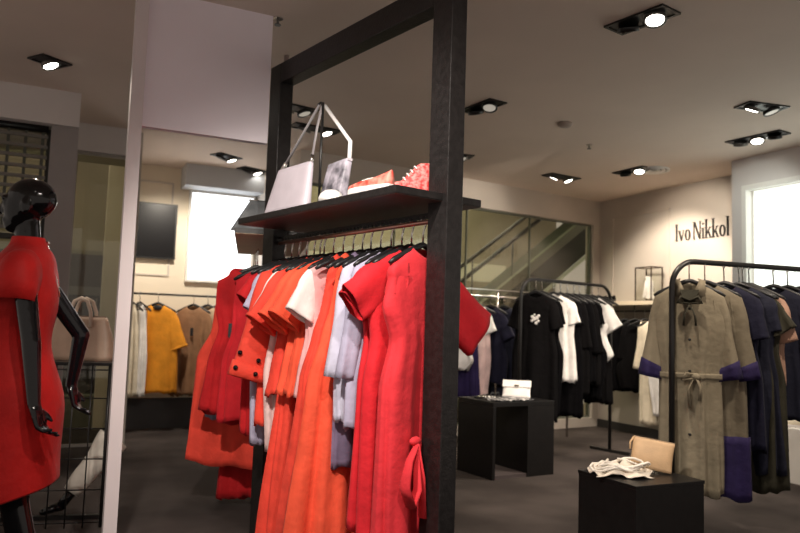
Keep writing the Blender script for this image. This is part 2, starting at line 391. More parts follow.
def garment(name, label, cat, loc, rz, L, m, short=None, sh=.20, bust=.21, waist=.19, hip=.22, hem=.25, dep=.045, hemdep=None,
            nw=.075, nd=.05, fold=.012, nf=6, seed=0, sleeve=None, sl_m=None, cuff=None, tagz=None, hang=True, group=None, hgroup='garment hangers',
            zoff=0, swing=0, hemband=None, buttons=0, belt=None, collar=None, twist=0, strap=False, waist_z=None, rs=(1, 1), sides=(-1, 1), asym=0):
    rnd = random.Random(seed*13+5)
    o_z = -.115 + zoff
    hemdep = hemdep or dep*1.25
    if sleeve and sleeve[0] < 0: sleeve = None
    keys = [(0, nw, .030), (-.018, nw*1.25, .036), (-.05, sh*.72, .040), (-.085, sh*.98, .040), (-.13, sh*1.0, .044), (-.26, bust, dep*.95)]
    wl = waist_z or (-.40 if L > .55 else -.35)
    keys += [(wl, waist, dep)]
    if L > .62 and wl > -.55: keys += [(-.60, hip, dep*1.08)]
    keys += [(-L, hem, hemdep)]
    N = 56; nr = 34; rows = lerp_rows(keys, nr)
    p1, p2, p3 = [rnd.uniform(0, 6.28) for _ in range(3)]
    d1 = rnd.uniform(-1.2, 1.2)
    def surf(z, w_, d_, off=0):
        t = -z/L; ring = []
        amp = fold*(max(0, t-.10)**.9)*1.5
        for j in range(N):
            th = 2*pi*j/N; c, s_ = cos(th), sin(th)
            x = w_*math.copysign(abs(c)**.85, c); y = d_*math.copysign(abs(s_)**.8, s_)
            fq = sin(nf*th+p1+d1*t) + .55*sin((nf*2+1)*th+p2-d1*t*2) + .4*sin(3*th+p3+4*t) + .35*(1-2*abs(sin((nf*1.5)*th+p3+d1*t)))
            y += amp*fq*(s_ if abs(s_) > .3 else s_)*1.1 + off*s_
            x += amp*fq*c*.55 + off*c + swing*t*t
            zz = z
            if t < .12: zz -= nd*max(0, -s_)*max(0, 1-t/.10)*(1 if abs(x) < nw*1.6 else 0) * max(0, 1-(abs(x)/(nw*1.6))**2)
            if t > .85: zz += .014*(sin(nf*th+p1)+.6*sin(2*th+p3))*(t-.85)*6.6*min(1, fold*60) + asym*c*(t-.9)*10
            if twist:
                a = twist*t; x, y = x*cos(a)-y*sin(a), x*sin(a)+y*cos(a)
            ring.append((x, y, zz + o_z))
        return ring
    R = [surf(*r) for r in rows]
    b = MB(); b.rings(R, False, False)
    root = b.build(name, m, None, 0, loc, rz, solid=.004)
    tag(root, label, cat, group)
    def at_z(z):
        for i in range(len(rows)-1):
            if rows[i][0] >= z >= rows[i+1][0]:
                u = (rows[i][0]-z)/(rows[i][0]-rows[i+1][0])
                return tuple(rows[i][k]+(rows[i+1][k]-rows[i][k])*u for k in range(3))
        return rows[-1]
    if hemband:
        z1 = -L+hemband[0]; bb = MB()
        bb.rings([surf(z1+(-L-.006-z1)*i/8, at_z(max(-L, z1+(-L-z1)*i/8))[1], at_z(max(-L, z1+(-L-z1)*i/8))[2], .013) for i in range(9)], False, False)
        bb.build('hem_band', hemband[1], root, solid=.003)
    if belt:
        bb = MB(); z1 = wl+.01
        bb.rings([surf(z1-.035*i/3, at_z(z1)[1], at_z(z1)[2], .008) for i in range(4)], False, False)
        bo = bb.build('belt', belt, root, solid=.004)
        kn = MB(); yb = -(dep+.03); kn.ball((.03, yb, wl+o_z-.01), (.028, .022, .024))
        kn.tube([(.03, yb, wl+o_z), (-.01, yb-.012, wl+o_z-.08), (.0, yb-.008, wl+o_z-.19)], [.012, .016, .02], 8, ry=.35)
        kn.tube([(.03, yb, wl+o_z), (.06, yb-.014, wl+o_z-.07), (.055, yb-.010, wl+o_z-.15)], [.012, .017, .02], 8, ry=.35)
        kn.tube([(.03, yb, wl+o_z), (-.02, yb-.02, wl+o_z+.012), (-.045, yb-.015, wl+o_z-.03), (.02, yb-.01, wl+o_z-.02)], [.008, .012, .012, .008], 8, ry=.5)
        kn.build('belt_knot', belt, bo)
    if collar:
        cm = MB()
        for sg in (-1, 1):
            cm.add([(sg*.012, -.060, o_z-.055-nd*.6), (sg*.085, -.055, o_z-.085), (sg*.092, -.030, o_z+.012), (sg*.05, .032, o_z+.03), (sg*.055, -.045, o_z+.012)],
                   [(0, 1, 2, 4), (4, 2, 3)], True)
        cm.build('collar', collar, root, solid=.005)
    if buttons:
        for i in range(buttons):
            z = -.16 - i*(L*.72-.16)/max(1, buttons-1)
            q = at_z(z)
            MB().ball((.0, -(q[2]+.006+fold*.4), z+o_z), (.009, .004, .009), 10, 6).build('button', plast, root)
    sl_objs = []
    if sleeve:
        ln, r0, ang, flare = sleeve
        a = radians(ang)
        for sg in sides:
            ln, r0 = (sleeve[0]*rs[0], sleeve[1]*rs[1]) if sg > 0 else sleeve[:2]
            rr = []; n0, n1 = 5, 14
            dU = Vector((sin(a), 0, -cos(a))); pin = Vector((-cos(a), 0, -sin(a)))
            U0 = Vector((sh*.60, 0, -.040)); U1 = Vector((sh*.985, 0, -.082)); L0 = Vector((sh*.80, 0, -.255))
            Ue = U1+dU*ln; Le = Ue+pin*2*r0*flare
            Lm = U1+dU*min(ln*.35, .16)+pin*2*r0*1.08
            for i in range(n0+n1+1):
                if i < n0: u = i/n0; Up = U0.lerp(U1, u); Lp = L0.lerp(Lm, u*.8)
                else:
                    u = (i-n0)/n1; q = 1-(1-min(1, u*3))**2
                    Up = U1+dU*ln*u + Vector((.010*sin(pi*min(1, u*2.2))*(1 if u < .45 else 0), 0, 0)); Lp = (L0.lerp(Lm, .8)).lerp(Le, u)
                c_ = (Up+Lp)/2; h_ = (Up-Lp)/2; tt = i/(n0+n1)
                th_ = .034 + .006*sin(tt*4+p1) + .006*(flare-1)*4
                ring = []
                for j in range(22):
                    th = 2*pi*j/22
                    y = th_*math.copysign(abs(sin(th))**.75, sin(th)) + fold*.45*tt*sin(4*th+p2+3*tt)
                    v_ = c_+h_*cos(th)*(1+.03*sin(3*th+p1+6*tt)*tt)
                    ring.append((sg*v_.x, y, v_.z+o_z))
                rr.append(ring)
            so = MB().rings(rr, False, False).build('sleeve', sl_m or m, root, solid=.004)
            sl_objs.append(so)
            if cuff:
                cm = MB(); cr = []
                for ring in rr[-cuff[0]:]:
                    c0 = Vector((sum(p[0] for p in ring), sum(p[1] for p in ring), sum(p[2] for p in ring)))/len(ring)
                    cr.append([tuple(c0+(Vector(p)-c0)*1.09) for p in ring])
                cm.rings(cr, False, False)
                co = cm.build('cuff', cuff[1], so, solid=.003)
    if tagz:
        x, z = tagz
        MB().box(x-.018, x+.018, -(dep+.045), -(dep+.042), z-.09+o_z, z+o_z).build('hang_tag', tagm, root)
    if strap:
        MB().tube([(-.05, -.02, o_z), (-.03, -.01, -.10), (0, 0, -.085)], .003, 5).build('loop', m, root)
    if hang:
        hanger(loc, rz, 'black hanger holding the ' + (short or label), hgroup)
    root['_w'] = 1; del root['_w']
    return root, sl_objs

# --- near frame, from the near post to the far post
def RA(t): return (A0.x+ax.x*t, A0.y+ax.y*t, 1.71)
rz0 = rzA - pi/2        # garment x axis across the rail; its front (-y) looks to the near post
GA = 'clothes on the near copper rail'; GH = 'hangers on the near copper rail'
def ga(t, name, label, cat, L, m, short, jit=0, **k):
    return garment(name, label, cat, RA(t), rz0+radians(jit), L, m, short, group=GA, hgroup=GH, **k)
cap = (.20, .085, 48, 1.05)
g1, _ = ga(.14, 'dress', 'long pinkish red wrap dress with knotted waist, nearest the tall post', 'dress', 1.42, pinkred, 'pinkish red wrap dress with knotted waist', 8, sh=.19, bust=.23, waist=.17, hip=.22, hem=.22, dep=.05, fold=.022, nf=5, seed=1, sleeve=(.13, .085, 10, 1.0), tagz=None, nd=.045)
kn = MB(); kx = -.10
kn.ball((kx, -.080, -.93), (.032, .018, .020))
kn.tube([(kx, -.09, -.94), (kx-.06, -.105, -1.0), (kx-.085, -.105, -1.10), (kx-.05, -.11, -1.18), (kx-.005, -.105, -1.12), (kx-.005, -.09, -.96)], [.012, .018, .026, .030, .024, .012], 10, ry=.4)
kn.tube([(kx, -.09, -.94), (kx+.03, -.095, -1.08), (kx+.035, -.10, -1.24)], [.014, .022, .026], 8, ry=.4)
kn.build('waist_knot', pinkred, g1)
MB().box(.08, .115, -.085, -.08, -1.00, -.91).build('care_label', lilac2, g1)
ga(.22, 'dress', 'bright red cap sleeved dress with black tag, second from tall post', 'dress', 1.38, red, 'bright red cap sleeved dress with black tag', -2, sh=.215, bust=.23, waist=.20, hip=.23, hem=.23, dep=.05, rs=(2.0, 1.35), fold=.018, nf=4, seed=2, sleeve=(.17, .085, 56, 1.05), tagz=(-.17, -.60))
ga(.29, 'dress', 'red short sleeved dress, third from the tall post', 'dress', 1.2, red, 'red short sleeved dress, third from post', 3, sh=.21, hem=.24, dep=.045, fold=.016, seed=3, sleeve=(.18, .08, 45, 1.05))
ga(.37, 'shirt', 'lilac grey long sleeved shirt beside the red dresses', 'shirt', .80, lilac, 'lilac grey long sleeved shirt', 0, sh=.2, hem=.22, fold=.012, seed=4, sleeve=(.50, .055, 9, .85))
ga(.45, 'shirt', 'pale lilac long sleeved shirt between darker lilac shirt and orange dress', 'shirt', .78, lilac2, 'pale lilac long sleeved shirt', -3, sh=.2, hem=.21, fold=.012, seed=5, sleeve=(.50, .055, 9, .85))
ga(.53, 'skirt', 'violet grey hem hanging below the lilac shirts', 'skirt', 1.00, violet, 'violet grey piece below lilac shirts', 0, sh=.12, bust=.14, waist=.16, hip=.18, hem=.19, nw=.09, fold=.012, seed=6, hang=True)
ga(.60, 'dress', 'long orange panelled dress falling to the floor, mid rail', 'dress', 1.55, orange, 'long orange panelled dress', 3, sh=.15, bust=.17, waist=.21, hip=.27, hem=.36, dep=.05, hemdep=.10, fold=.035, nf=6, seed=7, nw=.10)
ga(.68, 'dress', 'long coral sleeveless dress just left of the panelled orange dress', 'dress', 1.52, coral, 'long coral sleeveless dress', -4, sh=.14, bust=.16, waist=.20, hip=.25, hem=.33, dep=.045, hemdep=.09, fold=.035, nf=7, seed=8, nw=.09)
ga(.77, 'blouse', 'white front pink back blouse, right of the three orange jackets', 'blouse', .72, pink, 'pink and white blouse right of orange jackets', 2, sh=.21, hem=.23, fold=.014, seed=9, sleeve=(.22, .085, 30, 1.0), sl_m=white)
ga(.86, 'jacket', 'orange short sleeved jacket, rightmost of the three orange jackets', 'jacket', .70, orange, 'orange jacket, rightmost of three', -2, sh=.215, hem=.24, fold=.012, seed=10, sleeve=(.25, .08, 32, 1.1), cuff=(2, orange))
ga(.95, 'jacket', 'orange short sleeved jacket, middle of the three orange jackets', 'jacket', .70, orange, 'orange jacket, middle of three', 2, sh=.215, hem=.24, fold=.012, seed=11, sleeve=(.27, .08, 34, 1.1), cuff=(2, orange))
ga(.99, 'dress', 'long coral skirted dress hanging under the orange jackets', 'dress', 1.46, coral, 'long coral dress under orange jackets', 2, sh=.10, bust=.12, waist=.16, hip=.20, hem=.27, hemdep=.08, fold=.03, nf=6, seed=12, nw=.08)
ga(1.05, 'jacket', 'coral short sleeved jacket, leftmost of the three orange jackets', 'jacket', .72, coral, 'coral jacket, leftmost of three', -2, sh=.215, hem=.24, fold=.012, seed=13, sleeve=(.28, .08, 34, 1.1), cuff=(2, coral))
ga(1.13, 'blouse', 'white and pink blouse with long pale hem, left of orange jackets', 'blouse', 1.02, blush, 'white and pink blouse with long hem', 2, sh=.20, hem=.19, fold=.016, seed=14, sleeve=(.26, .085, 30, 1.1), sl_m=white)
gc, sl = ga(1.21, 'coat', 'coral coat with wide sleeves and black cuff buttons', 'coat', .88, coral, 'coral coat with black cuff buttons', 0, sh=.225, hem=.23, fold=.012, seed=15, sleeve=(.56, .085, 16, 1.6), cuff=(3, coral))
for so in sl[:1]:
    vs = [Vector(v_.co) for v_ in so.data.vertices]; n_ = 22
    for row in (18, 16):
        ring = vs[row*n_:(row+1)*n_]; c0 = sum(ring, Vector())/n_
        for jj in (17, 20):
            p_ = c0+(ring[jj]-c0)*1.18
            MB().ball(p_, .013, 10, 7).build('button', gloss_b, so)
ga(1.29, 'dress', 'lilac dress beside the far post, mostly behind the coral coat', 'dress', 1.0, lilac, 'lilac dress beside far post', 0, sh=.20, hem=.20, fold=.012, seed=16, sleeve=(.2, .075, 25, 1.1))
ga(1.37, 'dress', 'red dress hanging right against the far post', 'dress', .95, dred, 'red dress against the far post', 0, sh=.19, hem=.22, fold=.014, seed=17, sleeve=(.15, .07, 40, 1.1))

# --- the red dress on the outer side of the near post
P_out = (A0.x+.10, A0.y+.24, 1.71)
# --- clothes of the added frame, a mirror image built solid
def RB(t): return (B0.x+bx.x*t, B0.y+bx.y*t, 1.71)
rzb = rzB - pi/2
GB = 'clothes on the reflected frame behind the far post'; GBH = 'hangers on the reflected frame behind the far post'
def gb(t, name, label, cat, L, m, short, jit=0, dx=0, **k):
    q = RB(t); q = (q[0]+bx.y*dx, q[1]-bx.x*dx, q[2])
    return garment(name, label, cat, q, rzb+radians(jit), L, m, short, group=GB, hgroup=GBH, **k)
gb(.12, 'top', 'red sleeveless top closest to the far post', 'top', .98, red, 'red sleeveless top closest to far post', -4, sh=.19, bust=.20, waist=.20, hip=.25, hem=.26, dx=-.03, fold=.02, nf=5, seed=21)
gb(.22, 'top', 'dark red sleeveless peplum top with square neck and black tag', 'top', .93, dred, 'dark red sleeveless peplum top', -4, sh=.25, bust=.25, waist=.22, hip=.27, hem=.30, dx=-.09, fold=.022, nf=5, seed=22, tagz=(-.14, -.36), nw=.14)
gb(.34, 'shirt', 'blue grey shirt hem peeking below the dark red tops', 'shirt', .98, bluegrey, 'blue grey shirt below red tops', -4, sh=.2, hem=.26, dx=-.10, fold=.014, seed=23)
gb(.46, 'dress', 'long coral flared dress, leftmost on the reflected frame', 'dress', 1.31, coral, 'long coral flared dress', -8, sh=.22, bust=.26, waist=.27, hip=.36, hem=.40, asym=-.04, dx=-.10, dep=.05, hemdep=.09, fold=.03, nf=5, seed=24)
gb(.58, 'dress', 'long red dress behind the flared coral dress', 'dress', 1.55, dred, 'long red dress behind coral dress', 0, sh=.2, hem=.28, fold=.02, seed=25, sleeve=(.2, .08, 40, 1.1))

# ------------------------------------------------------------------ arched garment racks
def arch_rack(p0, p1, z, r, label, sel='black'):
    d = Vector(p1)-Vector(p0); L = d.length; rz = atan2(d.y, d.x)
    t = thing('garment_rack', label, 'garment rack', (p0[0], p0[1], 0), rz)
    pts = [(0, 0, .03)] + [(0, 0, z-r-.3)] + [(r-r*cos(q), 0, z-r+r*sin(q)) for q in [radians(v) for v in range(0, 91, 10)]] + \
          [(L-r+r*sin(q), 0, z-r+r*cos(q)) for q in [radians(v) for v in range(0, 91, 10)]] + [(L, 0, z-r-.3), (L, 0, .03)]
    MB().tube(pts, .0175, 12).build('arch', blackm, t)
    for x in (0, L): MB().box(x-.02, x+.02, -.24, .24, 0, .03).build('foot', blackm, t, .003)
    return rz, L
K0 = Vector((4.05, 5.72)); K1 = Vector((5.40, 5.98))
krz, kL = arch_rack(K0, K1, 1.75, .17, 'arched black rack of black and white clothes, mid room')
kd = (K1-K0).normalized()
GK = 'clothes on the arched black rack'; GKH = 'hangers on the arched black rack'
def gk(t, name, label, cat, L, m, short, jit=0, **k):
    p = K0+kd*(t*.86); jit *= .5
    return garment(name, label, cat, (p.x, p.y, 1.735), radians(-60+jit), L, m, short, group=GK, hgroup=GKH, **k)
tee = (.24, .085, 34, 1.05)
gA, _ = gk(.24, 'dress', 'long black dress with small white motif, front of the arched rack', 'dress', 1.22, blackf2, 'black dress with white motif', 32, sh=.19, hem=.22, waist=.19, fold=.016, seed=31, sleeve=(.26, .07, 20, 1.15))
e = MB()
for q in [(-.03, .02, .016), (-.012, .0, .02), (.012, .01, .018), (.03, .03, .014), (-.035, -.02, .012), (.005, -.04, .016), (.026, -.02, .013), (-.01, .04, .010)]:
    e.ball((q[0]+.01, -.062, -.37+q[1]), (q[2], .004, q[2]), 10, 6)
e.build('white_motif', white, gA)
gk(.34, 'dress', 'long black dress just behind the one with white motif', 'dress', 1.18, blackf, 'black dress behind white motif one', 24, sh=.18, hem=.18, waist=.17, fold=.016, seed=32, sleeve=(.22, .06, 16, 1.0))
gk(.54, 'shirt', 'white long shirt between black dresses on the arched rack', 'shirt', .86, white, 'white long shirt among black dresses', 22, sh=.21, hem=.23, waist=.20, fold=.018, seed=33, sleeve=(.2, .07, 18, 1.0))
gk(.66, 'dress', 'black dress right of the white long shirt', 'dress', 1.2, blackf, 'black dress right of white shirt', 22, sh=.18, hem=.22, fold=.016, seed=34, sleeve=(.22, .06, 16, 1.0))
gk(.78, 'top', 'black top, second right of the white long shirt', 'top', .98, blackf2, 'black top second right of shirt', 20, sh=.18, hem=.22, fold=.014, seed=35, sleeve=(.45, .06, 10, .9))
gk(.90, 'jacket', 'black jacket, third right of the white long shirt', 'jacket', .88, blackf, 'black jacket third right of shirt', 20, sh=.18, hem=.22, fold=.014, seed=36, sleeve=(.5, .06, 10, .9))
gk(1.0, 'jacket', 'black jacket, fourth right of the white long shirt', 'jacket', .90, blackf2, 'black jacket fourth right of shirt', 18, sh=.17, hem=.22, fold=.014, seed=37, sleeve=(.5, .06, 10, .9))
gk(1.12, 'dress', 'black dress left of the white tee', 'dress', 1.05, blackf, 'black dress left of white tee', 18, sh=.15, hem=.16, waist=.14, bust=.15, fold=.014, seed=38, sleeve=(.2, .055, 14, 1.0))
gk(1.24, 'tee_shirt', 'white short sleeved tee at right end of the arched rack', 'tee shirt', .68, white, 'white short sleeved tee', 14, sh=.18, hem=.15, waist=.15, fold=.014, seed=39, sleeve=(.24, .08, 34, 1.1))
gk(1.36, 'dress', 'black dress behind the white tee at the end of arched rack', 'dress', 1.1, blackf2, 'black dress at far right end', 10, sh=.12, bust=.13, waist=.12, hip=.13, hem=.14, fold=.014, seed=40, sleeve=None)

# --- khaki rack on the right
Q0 = Vector((3.42, 3.25)); Q1 = Vector((5.05, 3.05))
qrz, qL = arch_rack(Q0, Q1, 1.71, .17, 'arched black rack of khaki and navy clothes at right')
qd = (Q1-Q0).normalized()
GQ = 'clothes on the right hand rack'; GQH = 'hangers on the right hand rack'
def gq(t, name, label, cat, L, m, short, rz, **k):
    p = Q0+qd*t
    return garment(name, label, cat, (p.x, p.y, 1.69), radians(rz), L, m, short, group=GQ, hgroup=GQH, **k)
gT, _ = gq(.13, 'trench_dress', 'khaki belted trench dress with purple cuffs and dark bow', 'dress', 1.27, khaki, 'khaki belted trench dress', -46, sh=.20, bust=.21, waist=.17, waist_z=-.56, hip=.21, hem=.18, dep=.06, fold=.022, seed=51, sleeve=(.50, .062, 11, 1.1), cuff=(4, navyp), belt=khaki, buttons=5, collar=khaki)
bw = MB(); zb = -.20
bw.add([(-.055, -.06, -.16), (.055, -.06, -.16), (.03, -.085, -.24), (-.03, -.085, -.24)], [(0, 1, 2, 3)])  # dark patch behind the bow, doubles as shade inside the neck
for sg in (-1, 1): bw.tube([(0, -.09, zb-.03), (sg*.05, -.10, zb-.005), (sg*.07, -.10, zb-.04), (0, -.09, zb-.045)], [.010, .02, .018, .010], 8, ry=.5); bw.tube([(0, -.09, zb-.04), (sg*.03, -.095, zb-.12), (sg*.035, -.095, zb-.18)], [.010, .014, .016], 8, ry=.4)
bw.build('neck_bow', olive, gT)
gq(.25, 'trench_dress', 'darker khaki dress with purple hem panel, behind the trench dress', 'dress', 1.28, khaki2, 'darker khaki dress with purple hem', -50, sh=.21, bust=.21, waist=.2, hip=.22, hem=.23, dep=.05, fold=.02, seed=52, sleeve=(.50, .062, 11, 1.1), cuff=(4, navyp), hemband=(.36, navyp))
gq(.40, 'dress', 'navy dress beside the second khaki dress', 'dress', 1.0, navy, 'navy dress beside khaki dresses', -62, sh=.20, hem=.23, fold=.018, seed=53, sleeve=(.25, .07, 14, 1.1))
gq(.52, 'dress', 'long dark navy dress, second right of the khaki dresses', 'dress', 1.15, navy2, 'long dark navy dress', -64, sh=.20, hem=.25, fold=.02, seed=54, sleeve=(.2, .07, 14, 1.1))
gq(.60, 'blouse', 'tan pink short sleeved blouse between navy clothes', 'blouse', .60, tanpink, 'tan pink blouse', -64, sh=.20, hem=.20, fold=.012, seed=55, sleeve=(.26, .07, 18, 1.1))
gq(.55, 'dress', 'long olive pleated dress reaching lowest on right rack', 'dress', 1.25, olive, 'long olive pleated dress', -64, sh=.19, hem=.23, hemdep=.09, fold=.035, nf=9, seed=56, sleeve=(.2, .07, 34, 1.1))
gq(.80, 'blouse', 'slate navy long sleeved blouse right of the tan blouse', 'blouse', .84, navy2, 'slate navy long sleeved blouse', -64, sh=.21, hem=.24, fold=.016, seed=57, sleeve=(.5, .065, 12, 1.0))
gq(.92, 'blouse', 'navy long sleeved shirt near the right edge', 'blouse', .80, navy, 'navy long sleeved shirt near right edge', -64, sh=.21, hem=.24, fold=.016, seed=58, sleeve=(.5, .065, 12, 1.0))
gq(1.04, 'blouse', 'tan pink top furthest right on the right rack', 'blouse', .62, tanpink, 'tan pink top furthest right', -66, sh=.20, hem=.20, fold=.012, seed=59, sleeve=(.28, .08, 26, 1.1))

# --- chrome rack at the back with white, pink and navy clothes
t = thing('garment_rack', 'chrome straight rack against the back window', 'garment rack', (4.10, 6.85, 0), radians(5))
MB().tube([(-.55, 0, 1.62), (1.6, 0, 1.62)], .016, 10).build('rail', chrome, t)
MB().box(-.55, 1.6, -.02, .02, 1.69, 1.70).build('top_bar', chrome, t)
for x in (-.5, .46, 1.55): MB().tube([(x, 0, 0), (x, 0, 1.69)], .014, 10).build('upright', chrome, t)
GW = 'clothes on the chrome back rack'; GWH = 'hangers on the chrome back rack'
def gw(x, name, label, cat, L, m, short, rz, **k):
    return garment(name, label, cat, (4.10+x*cos(radians(5)), 6.85+x*sin(radians(5)), 1.62), radians(rz), L, m, short, group=GW, hgroup=GWH, **k)
gw(-.10, 'blouse', 'white blouse behind the near post on the chrome rack', 'blouse', .70, white, 'white blouse behind near post', -60, sh=.15, bust=.15, waist=.14, hem=.15, seed=61, sleeve=(.18, .06, 20, 1.1))
gw(.03, 'dress', 'navy dress left of the white and pink dress', 'dress', 1.0, navyp, 'navy dress left of pink one', -58, sh=.15, bust=.15, waist=.14, hip=.15, hem=.17, seed=62, sleeve=(.18, .06, 20, 1.1))
gw(.18, 'dress', 'white to pink long dress with ruffle on the chrome rack', 'dress', 1.0, blush, 'white to pink long dress', -35, sh=.14, bust=.14, hem=.13, waist=.15, hip=.16, seed=63, sleeve=(.2, .075, 24, 1.2), sl_m=white)
gw(.36, 'shirt', 'navy short sleeved shirt on the chrome rack', 'shirt', .85, navy, 'navy short sleeved shirt', -58, sh=.17, hem=.2, seed=64, sleeve=(.28, .08, 30, 1.1))
gw(.56, 'dress', 'dark navy dress at right on the chrome rack', 'dress', 1.0, navy2, 'dark navy dress at right', -58, sh=.2, hem=.2, seed=65, sleeve=(.28, .08, 30, 1.1))

# --- wall shelf with rail on the right wall
ws = thing('wall_shelf', 'cream wall shelf with hanging rail on the far right wall', 'shelf', (6.73, 6.75, 1.62))
MB().box(-.36, 0, -.72, .78, -.02, .03).build('board', mat('shelf_cream', (.70, .60, .46), .5), ws, .003)
MB().tube([(-.25, -.70, -.09), (-.25, .76, -.09)], .012, 8).build('rail', blackm, ws)
for y in (-.55, 0, .6): MB().box(-.255, -.245, y-.006, y+.006, -.09, -.02).build('bracket', blackm, ws)
GX = 'clothes on the wall shelf rail'; GXH = 'hangers on the wall shelf rail'
def gx(y, name, label, cat, L, m, short, rz, **k):
    return garment(name, label, cat, (6.48, y, 1.53), radians(rz-34), L, m, short, group=GX, hgroup=GXH, **k)
gx(7.22, 'vest', 'cream narrow vest beside the arched rack end on the wall rail', 'vest', .62, cream, 'cream narrow vest', -15, sh=.10, bust=.10, waist=.10, hip=.10, hem=.10, nw=.05, seed=71)
gx(6.92, 'jacket', 'black jacket left on the wall shelf rail', 'jacket', .88, blackf, 'black jacket left on wall rail', -20, sh=.15, bust=.16, waist=.15, hem=.17, seed=72, sleeve=(.5, .055, 10, .9))
gx(6.74, 'blouse', 'black blouse middle of the wall shelf rail', 'blouse', .85, blackf2, 'black blouse mid wall rail', -20, sh=.15, bust=.16, waist=.15, hem=.17, seed=73, sleeve=(.4, .055, 10, .9))
gx(6.58, 'top', 'cream patterned narrow top by the long cream coat', 'top', .5, cream, 'cream patterned narrow top', -20, sh=.08, bust=.08, waist=.08, hip=.08, hem=.08, nw=.04, seed=74)
gx(6.42, 'coat', 'long cream coat hanging on wall rail left of the trench dress', 'coat', 1.22, cream, 'long cream coat', -24, sh=.17, bust=.17, hem=.17, waist=.16, hip=.17, seed=75, sleeve=(.5, .055, 10, .9))
gx(6.22, 'blouse', 'pale cream blouse right of the long cream coat', 'blouse', 1.1, white, 'pale cream blouse', -24, sh=.16, bust=.16, hem=.16, waist=.15, seed=76, sleeve=(.4, .055, 10, .9))
# vitrine with lace top
vt = thing('display_case', 'small glass display case with thin dark frame on wall shelf', 'display case', (6.56, 6.60, 1.65))
m_ = MB(); a_, b_, c_ = .09, .13, .42
for x in (-a_, a_):
    for y in (-b_, b_): m_.box(x-.006, x+.006, y-.006, y+.006, 0, c_)
for z in (.006, c_-.006):
    for x in (-a_, a_): m_.box(x-.006, x+.006, -b_, b_, z-.006, z+.006)
    for y in (-b_, b_): m_.box(-a_, a_, y-.006, y+.006, z-.006, z+.006)
m_.build('frame', mat('frame_bronze', (.05, .03, .02), .4, .5), vt)
MB().box(-a_+.002, a_-.002, -b_+.002, b_-.002, .012, c_-.012).build('glass', clear, vt)
garment('camisole', 'white lace camisole inside the glass display case', 'camisole', (6.56, 6.60, 2.08), radians(-50), .28, white, None, sh=.05, bust=.06, waist=.07, hip=.09, hem=.11, nw=.03, nd=.02, fold=.012, seed=77, hang=False, dep=.03)

# ------------------------------------------------------------------ reflected rail and its mustard, brown and cream clothes, built solid
t = thing('wall_rail', 'thin black rail on the cream reflected wall under the screen', 'clothes rail', (.66, 8.48, 1.525))
MB().tube([(0, 0, 0), (1.5, 0, 0)], .012, 8).build('rail', blackm, t)
for x in (.1, 1.35): MB().tube([(x, 0, 0), (x, .31, 0)], .010, 8).build('bracket', blackm, t)
GL = 'clothes on the reflected rail'; GLH = 'hangers on the reflected rail'
def gl(x, name, label, cat, L, m, short, rz, **k):
    x -= .05
    return garment(name, label, cat, (.66+x, 8.48, 1.525), radians(rz), L, m, short, group=GL, hgroup=GLH, **k)
gl(.19, 'trousers', 'cream striped trousers hanging left of the mustard dress', 'trousers', 1.0, cream, 'cream striped trousers', -60, sh=.12, bust=.12, waist=.13, hip=.14, hem=.15, fold=.02, seed=81)
gl(.275, 'trousers', 'pale cream trousers right beside the mustard dress', 'trousers', 1.0, white, 'pale cream trousers', -60, sh=.12, bust=.12, waist=.13, hip=.14, hem=.14, fold=.02, seed=82)
gd, _ = gl(.47, 'dress', 'mustard yellow half sleeved dress facing out on the reflected rail', 'dress', .98, mustard, 'mustard yellow dress', -22, sh=.20, bust=.22, waist=.23, hip=.25, hem=.25, dep=.05, fold=.012, seed=83, sleeve=(.40, .085, 22, 1.15), cuff=(2, mustard))
MB().ball((.01, -.05, -.15), (.05, .01, .03), 12, 7).build('neck_trim', plast, gd)
gl(.86, 'dress', 'brown long sleeved pleated dress right of the mustard dress', 'dress', 1.02, brown, 'brown pleated dress', -32, sh=.19, hem=.22, fold=.028, nf=9, seed=84, sleeve=(.5, .07, 18, 1.0), tagz=(.03, -.25))
gl(1.02, 'blouse', 'beige blouse right of the brown dress', 'blouse', .62, beige, 'beige blouse', -32, sh=.18, hem=.2, fold=.02, seed=85, sleeve=(.35, .07, 24, 1.0))
gl(1.14, 'blouse', 'beige pink blouse furthest right on the reflected rail', 'blouse', .66, tanpink, 'beige pink blouse furthest right', -32, sh=.17, hem=.2, fold=.02, seed=86, sleeve=(.35, .07, 24, 1.0))
# wall screen
t = thing('wall_screen', 'square black screen mounted high on the cream reflected wall', 'screen', (1.045, 8.76, 2.27))
MB().box(-.225, .225, -.03, .02, -.325, .325).build('casing', plast, t, .004)
MB().box(-.205, .205, -.033, -.03, -.305, .305).build('display', mat('screen_black', (.006, .006, .007), .25), t)

# ------------------------------------------------------------------ floor plinth and display table
pl = thing('plinth', 'low black square plinth in front of the khaki rack', 'plinth', (3.005, 3.085, 0))
MB().box(-.243, .243, -.225, .225, 0, .452).build('body', black_l, pl, .003)
MB().box(-.246, .246, -.228, .228, .452, .47).build('top', black_l, pl, .002)
dt = thing('display_table', 'black hollow display table before the arched black rack', 'table', (3.70, 5.42, 0), radians(5))
MB().box(-.34, .34, -.25, .25, .60, .64).build('top', black_l, dt, .003)
MB().box(-.34, -.31, -.25, .25, 0, .60).build('side_panel', black_l, dt)
MB().box(.04, .34, -.25, -.22, 0, .60).build('front_panel', black_l, dt)
MB().box(.31, .34, -.22, .25, 0, .60).build('side_panel', black_l, dt)
MB().box(.04, .07, -.22, .25, 0, .60).build('divider', black_l, dt)
MB().box(-.31, .04, -.24, .25, 0, .03).build('base', mat('table_base', (.06, .045, .045), .6), dt)

